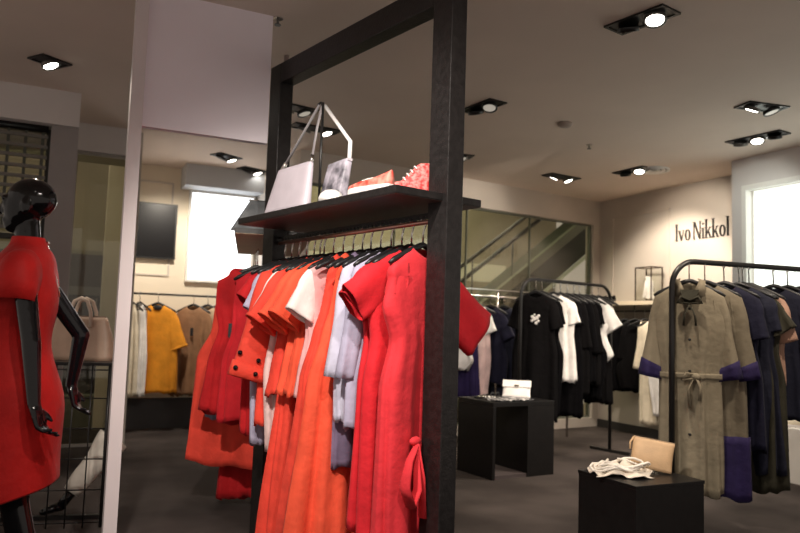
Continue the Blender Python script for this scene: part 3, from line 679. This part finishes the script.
# scarf + pouch on plinth
sc = MB(); n = 26; vs = []; fs = []
for i in range(n+1):
    for j in range(n+1):
        u, v_ = i/n*2-1, j/n*2-1
        r_ = math.sqrt(u*u+v_*v_)
        h = .035*max(0, 1-r_**2*.6)*(1+.5*sin(7*u+3*v_)+.5*sin(9*v_-4*u+1)+.3*sin(17*u)*sin(15*v_)) + .006
        vs.append((u*.16*(1+.12*sin(4*v_+1)), v_*.105*(1+.15*sin(5*u)), max(.004, h)))
for i in range(n):
    for j in range(n):
        a = i*(n+1)+j; fs.append((a, a+1, a+n+2, a+n+1))
sf = thing('scarf', 'crumpled white scarf with rope trim lying on the low plinth', 'scarf', (2.90, 3.12, .47), radians(-30))
sc.add(vs, fs, True); sc.build('cloth', fab('scarf_white', (.72, .64, .54)), sf, solid=.004)
for k in range(5):
    rr = random.Random(k); pts = []
    for i in range(14):
        a = i/13*2*pi*.8+k
        pts.append(((.10+.03*rr.random())*cos(a)+.02*k-.04, (.075+.02*rr.random())*sin(a), .035+.015*sin(3*a+k)+.008*k))
    MB().tube(pts, .007, 6).build('rope', fab('rope_white', (.80, .74, .66)), sf)
pc = thing('pouch', 'tan beige zip pouch leaning upright on the low plinth', 'pouch', (3.11, 3.115, .475), radians(-46))
Mp = Matrix.Translation((0, 0, .012)) @ Matrix.Rotation(radians(-16), 4, 'X') @ Matrix.Rotation(radians(7), 4, 'Y')
def pillow(w, h, d, n=16, m=10, ex=.35):
    R = []
    for i in range(m+1):
        t = i/m; z = h*t; k = (sin(pi*min(max(t, .06), .94)))**ex
        R.append([(w/2*math.copysign(abs(cos(q))**.35, cos(q))*(1-.03*sin(pi*t)), d/2*k*math.copysign(abs(sin(q))**.8, sin(q)), z) for q in [2*pi*j/n for j in range(n)]])
    return R
pouchm = mat('leather_tan', (.58, .38, .21), .55, 0, .1, 12, .1, 120)
MB().rings(pillow(.23, .165, .055), M=Mp).build('body', pouchm, pc)
MB().box(-.112, .112, -.006, .006, .160, .172, Mp).build('zip', mat('zip_tan', (.35, .24, .14), .5), pc)
MB().tube([Mp @ Vector(p) for p in [(-.11, -.01, .165), (-.125, -.015, .13), (-.12, -.02, .09)]], .006, 6).build('wrist_loop', pouchm, pc)

# items on the display table
ztab = .64
cl = thing('clutch_bag', 'white flap clutch propped at a slant on the display table', 'bag', (3.77, 5.37, ztab), radians(-38))
Mc = Matrix.Translation((0, 0, .012)) @ Matrix.Rotation(radians(-52), 4, 'X')
MB().rings(pillow(.25, .20, .05, ex=.2), M=Mc).build('body', white, cl)
MB().box(-.127, .127, -.034, -.028, .105, .195, Mc).build('flap', mat('clutch_flap', (.80, .77, .74), .5), cl, .003)
MB().box(-.02, .02, -.040, -.034, .10, .125, Mc).build('clasp', chrome, cl)
fsf = MB(); vs = []; fs = []; n = 20
for i in range(n+1):
    for j in range(9):
        vs.append((-.26+.40*i/n, -.27+.20*j/8+.012*sin(i*.9), .006+.006*sin(i*1.7+j)+.004*sin(j*2.1)))
for i in range(n):
    for j in range(8): a = i*9+j; fs.append((a, a+1, a+10, a+9))
o = fsf.add(vs, fs, True).build('scarf', mat('fabric_mottle', (.55, .53, .52), .8, col2=(.03, .03, .035), nscale=28), None, loc=(3.68, 5.45, ztab+.004), rz=radians(5), solid=.003)
tag(o, 'black and white patterned scarf laid along the display table front', 'scarf')
def bangle(x, y, r, m, label, z=.012):
    N = 22; o = MB().tube([(r*cos(2*pi*i/N), r*sin(2*pi*i/N), 0) for i in range(N+1)], .008, 8).build('bangle', m, None, loc=(x, y, ztab+z+.012))
    tag(o, label, 'bracelet')
bangle(3.44, 5.40, .04, chrome, 'silver bangle at the left end of the display table')
bangle(3.47, 5.50, .045, plast, 'black bangle behind the silver one on the display table', -.003)
bangle(3.56, 5.46, .038, mat('bangle_pearl', (.7, .66, .62), .3), 'pearl white bangle nearest the slanted clutch', -.003)
sg = thing('sunglasses', 'dark sunglasses folded on the display table', 'sunglasses', (3.48, 5.27, ztab+.03), radians(20))
for s_ in (-1, 1):
    MB().tube([(s_*.035+.026*cos(2*pi*i/16), .0, .02+.02*sin(2*pi*i/16)) for i in range(17)], .004, 6).build('rim', plast, sg)
    MB().tube([(s_*.062, 0, .025), (s_*.06, .07, .02), (s_*.05, .12, .004)], .003, 6).build('temple', plast, sg)

# low white stand at the right edge with a shoe
lw = thing('display_stand', 'low white display stand at the right edge', 'stand', (6.0, 4.10, 0))
MB().box(-.12, .19, -.34, .31, .0, .47).build('body', white_p, lw, .004)
# ------------------------------------------------------------------ shoes
def shoe(loc, rz, label, high, um, L=.27, sole=None, cat='shoe', name='sneaker', laces=True):
    t = thing(name, label, cat, loc, rz)
    N = 20; S = 18
    def half(s): return .038*(sin(pi*min(1, (s*.93+.07)))**.45)*(1 if s < .55 else 1+.18*sin(pi*(s-.55)/.45))
    so = MB(); ring0 = []
    outl = [(s/S*L, half(s/S)) for s in range(S+1)]
    poly = [(x, y) for x, y in outl] + [(x, -y) for x, y in reversed(outl)]
    so.prism(poly, .028); so.build('sole', sole or white, t, .004)
    def tp(u):
        if high: return .165-.02*u if u < .36 else (.158-.083*(u-.36)/.28 if u < .64 else .075-.022*(u-.64)/.36)
        return .088-.025*u/.4 if u < .4 else (.063 if u < .5 else .063-.018*(u-.5)/.5)
    R = []
    for s in range(S+1):
        u = s/S; x = u*L*.985+.002
        top = tp(u)
        w_ = half(u)*.97
        ring = []
        for j in range(N+1):
            q = pi*j/N; ring.append((x, w_*cos(q)*(1-.25*sin(q)*(1 if top > .07 else .3)), .026+(top-.026)*sin(q)**.7))
        R.append(ring)
    u_ = MB(); u_.rings(R, True, True, closed=False); u_.build('upper', um, t)
    if laces:
        for k in range(4):
            u = .42+.06*k; x = L*u; z = tp(u)
            MB().tube([(x, -.026, z-.014), (x+.004, -.012, z-.001), (x+.006, 0, z+.003), (x+.004, .012, z-.001), (x, .026, z-.014)], .0035, 6).build('lace', white, t)
    return t
redpat = mat('sneaker_red_pattern', (.70, .03, .03), .6, col2=(.72, .25, .23), nscale=60)
redpat2 = mat('sneaker_red', (.72, .045, .03), .6, col2=(.75, .26, .20), nscale=30)
def onshelf(x, n, z=1.815):      # x along the rail, n towards the front edge of the shelf
    p = A0 + ax*x + Vector((-ax.y, ax.x))*n; return (p.x, p.y, z)
shoe(onshelf(.105, -.06), rzA+radians(62), 'red patterned high top sneaker standing beside the tall post', True, redpat)
shoe(onshelf(.085, .225), rzA+radians(8), 'flat red and white sneaker pointing left along the shelf', False, redpat2)
shoe((6.02, 4.18, .47), radians(110), 'pale shoe on the low white stand at right edge', False, cream, laces=False)
shoe((6.50, 7.28, 1.65), radians(200), 'black shoe left on the cream wall shelf', False, blackf, sole=plast, laces=False)
shoe((6.50, 7.12, 1.65), radians(190), 'black shoe next to the display case on the wall shelf', False, blackf2, sole=plast, laces=False)

# ------------------------------------------------------------------ shelf bags
lav = mat('leather_lavender', (.60, .54, .60), .5, 0, .05, 10, .06, 150)
bag_pat = mat('leather_print', (.52, .48, .56), .5, col2=(.06, .06, .075), nscale=14)
st = thing('bag_stand', 'thin black bag stand rod with small hook on the shelf', 'stand', onshelf(.86, .10), rzA)
MB().cyl((0, 0), .05, 0, .008).build('base', blackm, st)
MB().tube([(0, 0, 0), (0, 0, .58)], .007, 8).build('rod', blackm, st)
MB().tube([(0, .0, .56), (.02, 0, .585), (.045, 0, .58), (.05, 0, .56)], .006, 8).build('hook', blackm, st)
b1 = thing('shoulder_bag', 'pale lavender shoulder bag hung by its strap on the shelf stand', 'bag', onshelf(1.02, .20), rzA)
Mt = Matrix.Rotation(radians(10), 4, 'X')
R = []
for i in range(9):
    tt = i/8; w_ = .44-.10*tt; d_ = .06*(1-.45*tt)
    R.append([(w_/2*math.copysign(abs(cos(q))**.25, cos(q)), d_/2*math.copysign(abs(sin(q))**.5, sin(q)), .26*tt) for q in [2*pi*j/24 for j in range(24)]])
MB().rings(R, M=Mt).build('body', lav, b1)
MB().box(-.165, .165, -.006, .006, .256, .264, Mt).build('zip', chrome, b1)
sd = MB()
P1 = Mt @ Vector((.16, 0, .25)); P2 = Mt @ Vector((-.16, 0, .25)); top = Vector((-.14, -.10, .575))
sd.tube([P1, P1+(top-P1)*.35, top+Vector((.015, 0, 0))], .009, 8, ry=.4); sd.tube([P2, P2+(top-P2)*.6, top-Vector((.015, 0, 0))], .009, 8, ry=.4)
sd.build('strap', mat('strap_pale', (.24, .22, .23), .4), b1)
for P in (P1, P2): MB().tube([P, P+(top-P)*.15], .011, 8).build('strap_ring', chrome, b1)
b2 = thing('shoulder_bag', 'lavender printed bag standing right of the pale shoulder bag', 'bag', onshelf(.70, .13), rzA+radians(-6))
R = []
for i in range(9):
    tt = i/8; w_ = .22-.01*tt; d_ = .07*(1-.4*tt)
    R.append([(w_/2*math.copysign(abs(cos(q))**.25, cos(q)), d_/2*math.copysign(abs(sin(q))**.5, sin(q)), .24*tt) for q in [2*pi*j/24 for j in range(24)]])
MB().rings(R, M=Mt).build('body', bag_pat, b2)
MB().box(-.11, .11, -.012, .012, .232, .245, Mt).build('trim', lav, b2)
MB().tube([Mt @ Vector((-.10, 0, .24)), Mt @ Vector((-.07, .0, .34)), Vector((.18, -.03, .575))], .011, 8, ry=.4).build('strap', mat('strap_white', (.75, .72, .72), .45), b2)
hat = thing('cap', 'white rounded cap lying on the shelf before the printed bag', 'cap', onshelf(.56, .22), rzA)
R = [[(r*1.2*cos(2*pi*j/24), r*cos(0)*sin(2*pi*j/24), z) for j in range(24)] for r, z in ((.055, .002), (.056, .025), (.047, .046), (.028, .060), (.006, .065))]
MB().rings(R).build('crown', white, hat)
MB().rings([[(.03*1.2*0+r*cos(2*pi*j/24)-.05, r*.8*sin(2*pi*j/24), z) for j in range(24)] for r, z in ((.06, .0), (.06, .005))]).build('brim', white, hat)
# grey bag added for the shelf bag's mirror image
p = B0+bx*.06
b3 = thing('clutch_bag', 'slim grey reflected bag on the reflected frame shelf left of the post', 'bag', (p.x-.15, p.y-.0, 1.815), rzB-radians(70))
R = []
for i in range(9):
    tt = i/8; w_ = .26-.14*tt; d_ = .05*(1-.5*tt)
    R.append([(w_/2*math.copysign(abs(cos(q))**.25, cos(q))+.05*tt, d_/2*math.copysign(abs(sin(q))**.5, sin(q)), .20*tt) for q in [2*pi*j/24 for j in range(24)]])
MB().rings(R).build('body', mat('leather_grey', (.26, .27, .28), .5, col2=(.12, .13, .14), nscale=9), b3)
MB().box(-.02, .11, -.008, .008, .196, .206).build('zip', chrome, b3)

# ------------------------------------------------------------------ left: wire grid table, handbag, trouser leg form
gt = thing('wire_display_table', 'black wire grid display table behind the mannequin', 'table', (0, 5.02, 0), radians(-12))
MB().box(-.62, .42, -.22, .26, .955, .975).build('top', black_l, gt, .003)
wg = MB()
for i in range(11): x = -.6+.1*i; wg.tube([(x, -.21, .0), (x, -.21, .955)], .0045, 6)
for z in (.03, .22, .40, .58, .76, .93): wg.tube([(-.61, -.205, z), (.41, -.205, z)], .0045, 6)
wg.build('wire_grid', blackm, gt)
wg = MB()
for y in (-.2, -.05, .1, .25): wg.tube([(.41, y, 0), (.41, y, .955)], .0045, 6)
for z in (.03, .22, .40, .58, .76, .93): wg.tube([(.405, -.21, z), (.405, .25, z)], .0045, 6)
wg.build('wire_grid', blackm, gt)
for x in (-.6, .4):
    for y in (-.2, .24): MB().tube([(x, y, 0), (x, y, .96)], .012, 8).build('leg', blackm, gt)
MB().box(-.62, .42, -.02, .02, .0, .025).build('base_bar', blackm, gt)
ht = thing('handbag', 'tan structured handbag with arched handles on the wire table', 'bag', (.185, 5.00, .976), radians(-22))
R = []
for i in range(11):
    tt = i/10; w_ = .42-.12*tt+.02*sin(pi*tt); d_ = .16*(1-.62*tt)
    R.append([(w_/2*math.copysign(abs(cos(q))**.3, cos(q)), d_/2*math.copysign(abs(sin(q))**.5, sin(q)), .27*tt) for q in [2*pi*j/28 for j in range(28)]])
hb = mat('leather_taupe', (.42, .29, .21), .5, 0, .1, 9, .08, 120)
MB().rings(R).build('body', hb, ht)
MB().box(-.14, .14, -.02, .02, .262, .278).build('zip_top', mat('leather_taupe_dark', (.26, .18, .13), .5), ht)
for y in (-.05, .05):
    MB().tube([(-.07, y, .21), (-.065, y, .30), (-.04, y*.9, .37), (0, y*.8, .39), (.04, y*.9, .37), (.065, y, .30), (.07, y, .21)], .012, 8).build('handle', mat('handle_cream', (.66, .54, .44), .5), ht)
for x in (-.17, .17): MB().tube([(x, 0, .20), (x*1.1, -.01, .10), (x*1.12, -.02, .0)], .006, 6).build('side_strap', hb, ht)
lf = thing('leg_form', 'reclining mannequin leg in white trousers with black foot under the table', 'mannequin leg', (.135, 5.10, 0))
d = Vector((.30, .02, .42)).normalized()
P = Vector((.0, .0, .055)); R = []
up = d.cross(Vector((0, 0, 1))).normalized(); wv = d.cross(up)
for i in range(13):
    tt = i/12; r_ = .050+.045*tt+.004*sin(9*tt); c_ = P+d*(.10+.40*tt)
    R.append([tuple(c_+(up*cos(q)+wv*sin(q)*1.05)*r_*(1+.05*sin(3*q+6*tt))) for q in [2*pi*j/20 for j in range(20)]])
MB().rings(R).build('trouser_leg', fab('trouser_white', (.72, .66, .58)), lf)
fm = MB(); fm.cap(P+d*.12, P, .032, .03); fm.cap(P, P+Vector((-.10, -.03, -.022)), .03, .02); fm.build('foot', gloss_b, lf)

# ------------------------------------------------------------------ mannequin
mq = thing('mannequin', 'glossy black mannequin in red cap sleeved dress at far left', 'mannequin', (-.115, 3.44, 0), radians(168)); mq.scale = (1.02, 1.02, 1.022)
def rm(mb, name, m, parent, vox=.006, smooth=6):
    o = mb.build(name, m, parent)
    r_ = o.modifiers.new('remesh', 'REMESH'); r_.mode = 'VOXEL'; r_.voxel_size = vox; r_.use_smooth_shade = True
    s_ = o.modifiers.new('smooth', 'SMOOTH'); s_.factor = .5; s_.iterations = smooth
    return o
b = MB()
# head (front is +x)
b.ball((-.012, 0, 1.705), (.098, .076, .088), 20, 14); b.ball((.022, 0, 1.665), (.075, .066, .098), 20, 14); b.ball((.048, 0, 1.60), (.045, .042, .042), 16, 10)
b.cap((.090, 0, 1.685), (.104, 0, 1.648), .010, .014); b.cap((.082, -.018, 1.612), (.082, .018, 1.612), .011, .011); b.cap((.086, -.035, 1.700), (.086, .035, 1.700), .012, .012)
for s_ in (-1, 1): b.ball((-.008, s_*.074, 1.665), (.022, .010, .034), 10, 8); b.ball((.080, s_*.030, 1.676), (.012, .015, .010), 8, 6)
b.cap((-.015, 0, 1.42), (-.002, 0, 1.60), .056, .048, 16)
# trunk
b.ball((0, 0, 1.30), (.105, .150, .165), 20, 12); b.cap((-.005, -.155, 1.415), (-.005, .155, 1.415), .046, .046, 14); b.cap((-.005, -.08, 1.44), (-.005, .08, 1.44), .045, .045, 14)
b.ball((.005, 0, 1.09), (.085, .118, .16), 20, 12); b.ball((-.005, 0, .90), (.112, .165, .145), 20, 12)
for s_ in (-1, 1): b.ball((.075, s_*.075, 1.285), .062); b.ball((-.065, s_*.07, .875), .088)
# legs
for (hy, kn, an) in ((.085, (-.05, .088, .49), (-.10, .088, .09)), (-.085, (.13, -.085, .50), (.13, -.085, .09))):
    h = (0, hy, .88); b.cap(h, kn, .088, .056, 16); k2 = tuple(kn[i]*.62+an[i]*.38 for i in range(3)); k2 = (k2[0]-.018, k2[1], k2[2])
    b.cap(kn, k2, .054, .052, 14); b.cap(k2, an, .050, .034, 14)
    b.cap(an, (an[0]+.13, an[1], .028), .034, .026); b.cap((an[0]-.03, an[1], .03), an, .028, .034)
def arm(sh_, el, wr, hd, pn, curl):
    b.cap(sh_, el, .046, .036, 14); b.cap(el, wr, .037, .025, 14)
    w_ = Vector(wr); d_ = Vector(hd).normalized(); n_ = Vector(pn).normalized(); n_ = (n_-d_*n_.dot(d_)).normalized(); sd_ = d_.cross(n_)
    b.cap(w_, w_+d_*.03, .024, .024)
    for k in range(4):
        o_ = (k-1.5)*.019; base = w_+d_*.088+sd_*o_
        b.cap(w_+d_*.02+sd_*o_*.7, base, .014, .011, 8)
        ln = (.068, .078, .074, .058)[k]; c1 = curl*(.35+.12*k)
        d1 = (d_*cos(c1)+n_*sin(c1)); d2 = (d_*cos(c1*2.1)+n_*sin(c1*2.1))
        b.cap(base, base+d1*ln*.5, .0098, .0088, 8); b.cap(base+d1*ln*.5, base+d1*ln*.5+d2*ln*.5, .0086, .007, 8)
    th0 = w_+d_*.03-sd_*.026; td = (d_*.75-sd_*.55+n_*.35).normalized()
    b.cap(th0, th0+td*.035, .013, .011, 8); b.cap(th0+td*.035, th0+td*.035+(d_*.9+n_*.4).normalized()*.03, .0105, .008, 8)
arm((-.04, .178, 1.405), (-.10, .222, 1.12), (-.13, .240, .885), (-.35, .0, -1), (-1, .2, .1), 1.0)
arm((-.015, -.178, 1.405), (-.20, -.225, 1.14), (-.17, -.235, .915), (-.30, 0, -1), (-1, .1, .2), .9)
rm(b, 'body', gloss_b, mq, .0055, 5)
rows = [(1.545, -.010, .062, .060), (1.515, -.012, .066, .068), (1.492, -.014, .082, .105), (1.474, -.014, .094, .160), (1.440, -.010, .108, .200), (1.39, -.004, .120, .206), (1.32, .012, .150, .192), (1.25, .018, .158, .184), (1.16, .008, .128, .160), (1.09, .0, .118, .150), (1.0, -.008, .138, .176), (.90, -.022, .165, .200), (.80, -.02, .170, .206), (.66, -.015, .168, .208), (.56, -.012, .174, .213), (.49, -.012, .178, .217)]
def dress_ring(z, cx, rx, ry, off=0):
    ring = []
    for j in range(48):
        q = 2*pi*j/48; f_ = .007*max(0, 1.05-z)*sin(5*q+3*z)
        ring.append((cx+(rx+off+f_)*cos(q), (ry+off+f_)*sin(q), z - .30*(cx+rx*cos(q))*max(0, (.80-z)/.3)))
    return ring
dr = MB().rings([dress_ring(*r) for r in rows], False, False).build('dress', mred, mq, solid=.004, sub=1)
for s_ in (-1, 1):
    R = []; up_ = [(.09, 1.488), (.15, 1.482), (.205, 1.464), (.242, 1.422), (.258, 1.360), (.264, 1.285)]
    lo_ = [(.06, 1.30), (.09, 1.28), (.115, 1.265), (.130, 1.258), (.142, 1.256), (.150, 1.258)]; hx = [.070, .074, .075, .075, .075, .076]
    for (uy, uz), (ly, lz), h_x in zip(up_, lo_, hx):
        R.append([(-.026+h_x*math.copysign(abs(cos(q))**.8, cos(q)), s_*((uy+ly)/2+(uy-ly)/2*sin(q)), (uz+lz)/2+(uz-lz)/2*sin(q)) for q in [2*pi*j/24 for j in range(24)]])
    MB().rings(R, True, False).build('sleeve', mred, dr, solid=.004)
z_ = [(1.53, -.076), (1.50, -.087), (1.46, -.104), (1.42, -.112), (1.36, -.128), (1.30, -.141)]
MB().tube([(x-.004, 0, z) for z, x in z_], .0035, 6).build('zip', chrome, dr)
MB().ball((-.088, 0, 1.525), (.006, .006, .010), 8, 6).build('zip_pull', chrome, dr)

# ------------------------------------------------------------------ wall lettering "Ivo Nikkol"
sign = thing('wall_sign', 'dark raised lettering Ivo Nikkol on the cream right wall', 'sign', (6.728, 6.33, 2.375))
letm = mat('letter_black', (.018, .015, .014), .5)
Ms = Matrix(((0, 0, -1, 0), (-.86, 0, 0, 0), (0, 1, 0, 0), (0, 0, 0, 1)))
CHt, XH = .205, .125
def letter(ch, x):
    m_ = MB(); T, t_ = .021, .008; sf_ = .009
    def stem(x0, h, y0=0, serif=True):
        m_.prism([(x0, y0), (x0+T, y0), (x0+T, y0+h), (x0, y0+h)], .014, Ms)
        if serif:
            for yy in (y0, y0+h-.007): m_.prism([(x0-sf_, yy), (x0+T+sf_, yy), (x0+T+sf_, yy+.007), (x0-sf_, yy+.007)], .014, Ms)
    def dia(xa, ya, xb, yb, wd): m_.prism([(xa, ya), (xa+wd, ya), (xb+wd, yb), (xb, yb)], .014, Ms)
    if ch == 'I': stem(x+.010, CHt); w_ = .05
    elif ch == 'l': stem(x+.006, CHt+.012); w_ = .044
    elif ch == 'i':
        stem(x+.006, XH); c_ = (x+.018, XH+.045)
        m_.prism([(c_[0]+.013*cos(2*pi*j/12), c_[1]+.013*sin(2*pi*j/12)) for j in range(12)], .014, Ms); w_ = .046
    elif ch == 'v':
        dia(x+.0, XH, x+.038, 0, T); dia(x+.082, XH, x+.046, 0, t_)
        for a, bb in ((-.006, .034), (.068, .100)): m_.prism([(x+a, XH-.006), (x+bb, XH-.006), (x+bb, XH), (x+a, XH)], .014, Ms)
        w_ = .102
    elif ch == 'o':
        cx, cy, rx, ry = x+.046, XH/2, .046, XH/2+.004; n = 28
        for j in range(n):
            a, c_ = 2*pi*j/n, 2*pi*(j+1)/n
            def pt(q, inn): return (cx+(rx-(.021 if inn else 0))*cos(q), cy+(ry-(.009 if inn else 0))*sin(q))
            m_.prism([pt(a, 0), pt(c_, 0), pt(c_, 1), pt(a, 1)], .014, Ms)
        w_ = .104
    elif ch == 'N':
        m_.prism([(x+.008, 0), (x+.008+t_, 0), (x+.008+t_, CHt), (x+.008, CHt)], .014, Ms)
        m_.prism([(x+.112, 0), (x+.112+t_, 0), (x+.112+t_, CHt), (x+.112, CHt)], .014, Ms)
        dia(x+.004, CHt, x+.096, 0, .026)
        for a, bb, yy in ((-.004, .028, 0), (-.006, .02, CHt-.007), (.10, .134, CHt-.007)): m_.prism([(x+a, yy), (x+bb, yy), (x+bb, yy+.007), (x+a, yy+.007)], .014, Ms)
        w_ = .138
    elif ch == 'k':
        stem(x+.004, CHt+.012); dia(x+.028, .050, x+.076, XH, t_); dia(x+.042, .070, x+.078, 0, T)
        for a, bb, yy in ((.066, .106, 0), (.060, .096, XH-.006)): m_.prism([(x+a, yy), (x+bb, yy), (x+bb, yy+.006), (x+a, yy+.006)], .014, Ms)
        w_ = .106
    m_.build('letter', letm, sign)
    return x+w_+.008
x = 0
for ch in 'Ivo': x = letter(ch, x)
x += .030
for ch in 'Nikkol': x = letter(ch, x)

ms = thing('shop_sign', 'small pale sign marks on the dark shopfront beyond the left glass', 'sign', (.42, 9.255, 1.38))
for k, x in enumerate((0, .05, .17, .22)): MB().box(x, x+.016, -.006, 0, 0, .085).build('letter_stroke', mat('sign_pale', (.30, .27, .25), .5), ms)
for x in (0, .17): MB().box(x, x+.066, -.006, 0, .035, .047).build('letter_stroke', mat('sign_pale', (.30, .27, .25), .5), ms)
# ------------------------------------------------------------------ lights
def spot(loc, target, power, size=70, blend=.6, col=(1, .86, .70), rad=.05):
    l = bpy.data.lights.new('spot_lamp', 'SPOT'); l.energy = power; l.spot_size = radians(size); l.spot_blend = blend; l.color = col; l.shadow_soft_size = rad
    o = bpy.data.objects.new('spot_lamp', l); C.objects.link(o); o.location = loc
    o.rotation_euler = (Vector(target)-Vector(loc)).to_track_quat('-Z', 'Y').to_euler()
    return o
spot((-.1, 1.6, 2.98), (1.25, 3.3, 1.2), 330, 62, .6, (1, .92, .82))
spot((.75, 1.0, 2.98), (1.30, 3.0, 1.3), 150, 70, .7, (1, .90, .80))
spot((1.62, 5.9, 2.95), (1.3, 5.1, 1.0), 60, 80)
spot((-.12, 5.3, 2.97), (.25, 5.0, 1.0), 40, 70)
spot((-.12, 5.5, 2.97), (-.05, 3.5, 1.2), 30, 60)
spot((2.94, 2.95, 2.97), (3.3, 3.2, .8), 120, 75)
spot((3.9, 2.0, 2.97), (3.9, 3.2, 1.0), 130, 75)
spot((4.89, 3.70, 2.97), (4.3, 5.2, .9), 170, 75)
spot((3.3, 3.3, 2.97), (4.2, 5.3, 1.2), 90, 60)
spot((5.25, 6.60, 2.97), (5.3, 6.9, 1.0), 110, 95)
spot((4.40, 6.0, 2.97), (4.4, 6.9, 1.2), 70, 80)
spot((5.67, 5.95, 2.97), (6.6, 6.3, 1.6), 170, 90)
spot((5.2, 5.2, 2.97), (6.7, 6.0, 2.2), 95, 60)
spot((4.4, 5.2, 2.90), (4.5, 7.4, 2.55), 110, 40, .9, (1, .88, .74))  # added wash that brightens the wall band over the back window
spot((4.6, 4.5, 2.97), (4.6, 4.9, 0), 190, 90)  # added fill without a fixture, lightens the carpet here
spot((5.0, 4.0, 2.97), (6.2, 4.9, 2.3), 60, 60, .9, (.95, 1, .92))  # added spot without a fixture, lifts the pier face
spot((1.2, 7.5, 2.97), (1.2, 8.6, 1.3), 170, 95, .7, (1, .90, .76))
spot((1.9, 6.6, 2.97), (2.2, 6.0, 0), 30, 90)
def area(loc, target, power, sx, sy, col):
    l = bpy.data.lights.new('area_lamp', 'AREA'); l.energy = power; l.shape = 'RECTANGLE'; l.size = sx; l.size_y = sy; l.color = col
    o = bpy.data.objects.new('area_lamp', l); C.objects.link(o); o.location = loc
    o.rotation_euler = (Vector(target)-Vector(loc)).to_track_quat('-Z', 'Y').to_euler()
    return o
area((4.6, 9.2, 3.8), (4.6, 10.4, 1.8), 150, 3.5, .8, (1, .98, .74))
area((-.9, 8.4, 2.9), (-.6, 9.6, 1.2), 9, 2.2, .6, (1, 1, .75))
dl = thing('mall_ceiling_light', 'round lit lamp in the mall ceiling beyond the left glass', 'ceiling light', (.38, 9.62, 1.975))
MB().cyl((0, 0), .11, -.01, .0).build('lens', lens_m, dl)
MB().rings([[(r*cos(2*pi*j/24), r*sin(2*pi*j/24), z) for j in range(24)] for r, z in ((.13, .004), (.13, -.012), (.11, -.012))], False, False).build('ring', white_p, dl)

wd = bpy.data.worlds.new('world'); bpy.context.scene.world = wd; wd.use_nodes = True
bg = wd.node_tree.nodes['Background']; bg.inputs['Color'].default_value = (1, .86, .76, 1); bg.inputs['Strength'].default_value = .50

# ------------------------------------------------------------------ camera
cam = bpy.data.cameras.new('camera'); co = bpy.data.objects.new('camera', cam); C.objects.link(co)
cam.sensor_width = 36; cam.lens = 36*720/800; cam.clip_start = .05
yaw, pit, rol = radians(25.7), radians(4.76), radians(1.82)
F = Vector((sin(yaw)*cos(pit), cos(yaw)*cos(pit), sin(pit))); R0 = Vector((cos(yaw), -sin(yaw), 0)); U0 = R0.cross(F)
Rr = R0*cos(rol)+U0*sin(rol); Uu = U0*cos(rol)-R0*sin(rol)
co.matrix_world = Matrix(((Rr.x, Uu.x, -F.x, 0), (Rr.y, Uu.y, -F.y, 0), (Rr.z, Uu.z, -F.z, 1.25), (0, 0, 0, 1)))
cam.dof.use_dof = True; cam.dof.focus_distance = 3.4; cam.dof.aperture_fstop = 2.4
sc_ = bpy.context.scene; sc_.camera = co
sc_.view_settings.view_transform = 'Standard'; sc_.view_settings.look = 'None'; sc_.view_settings.exposure = 0
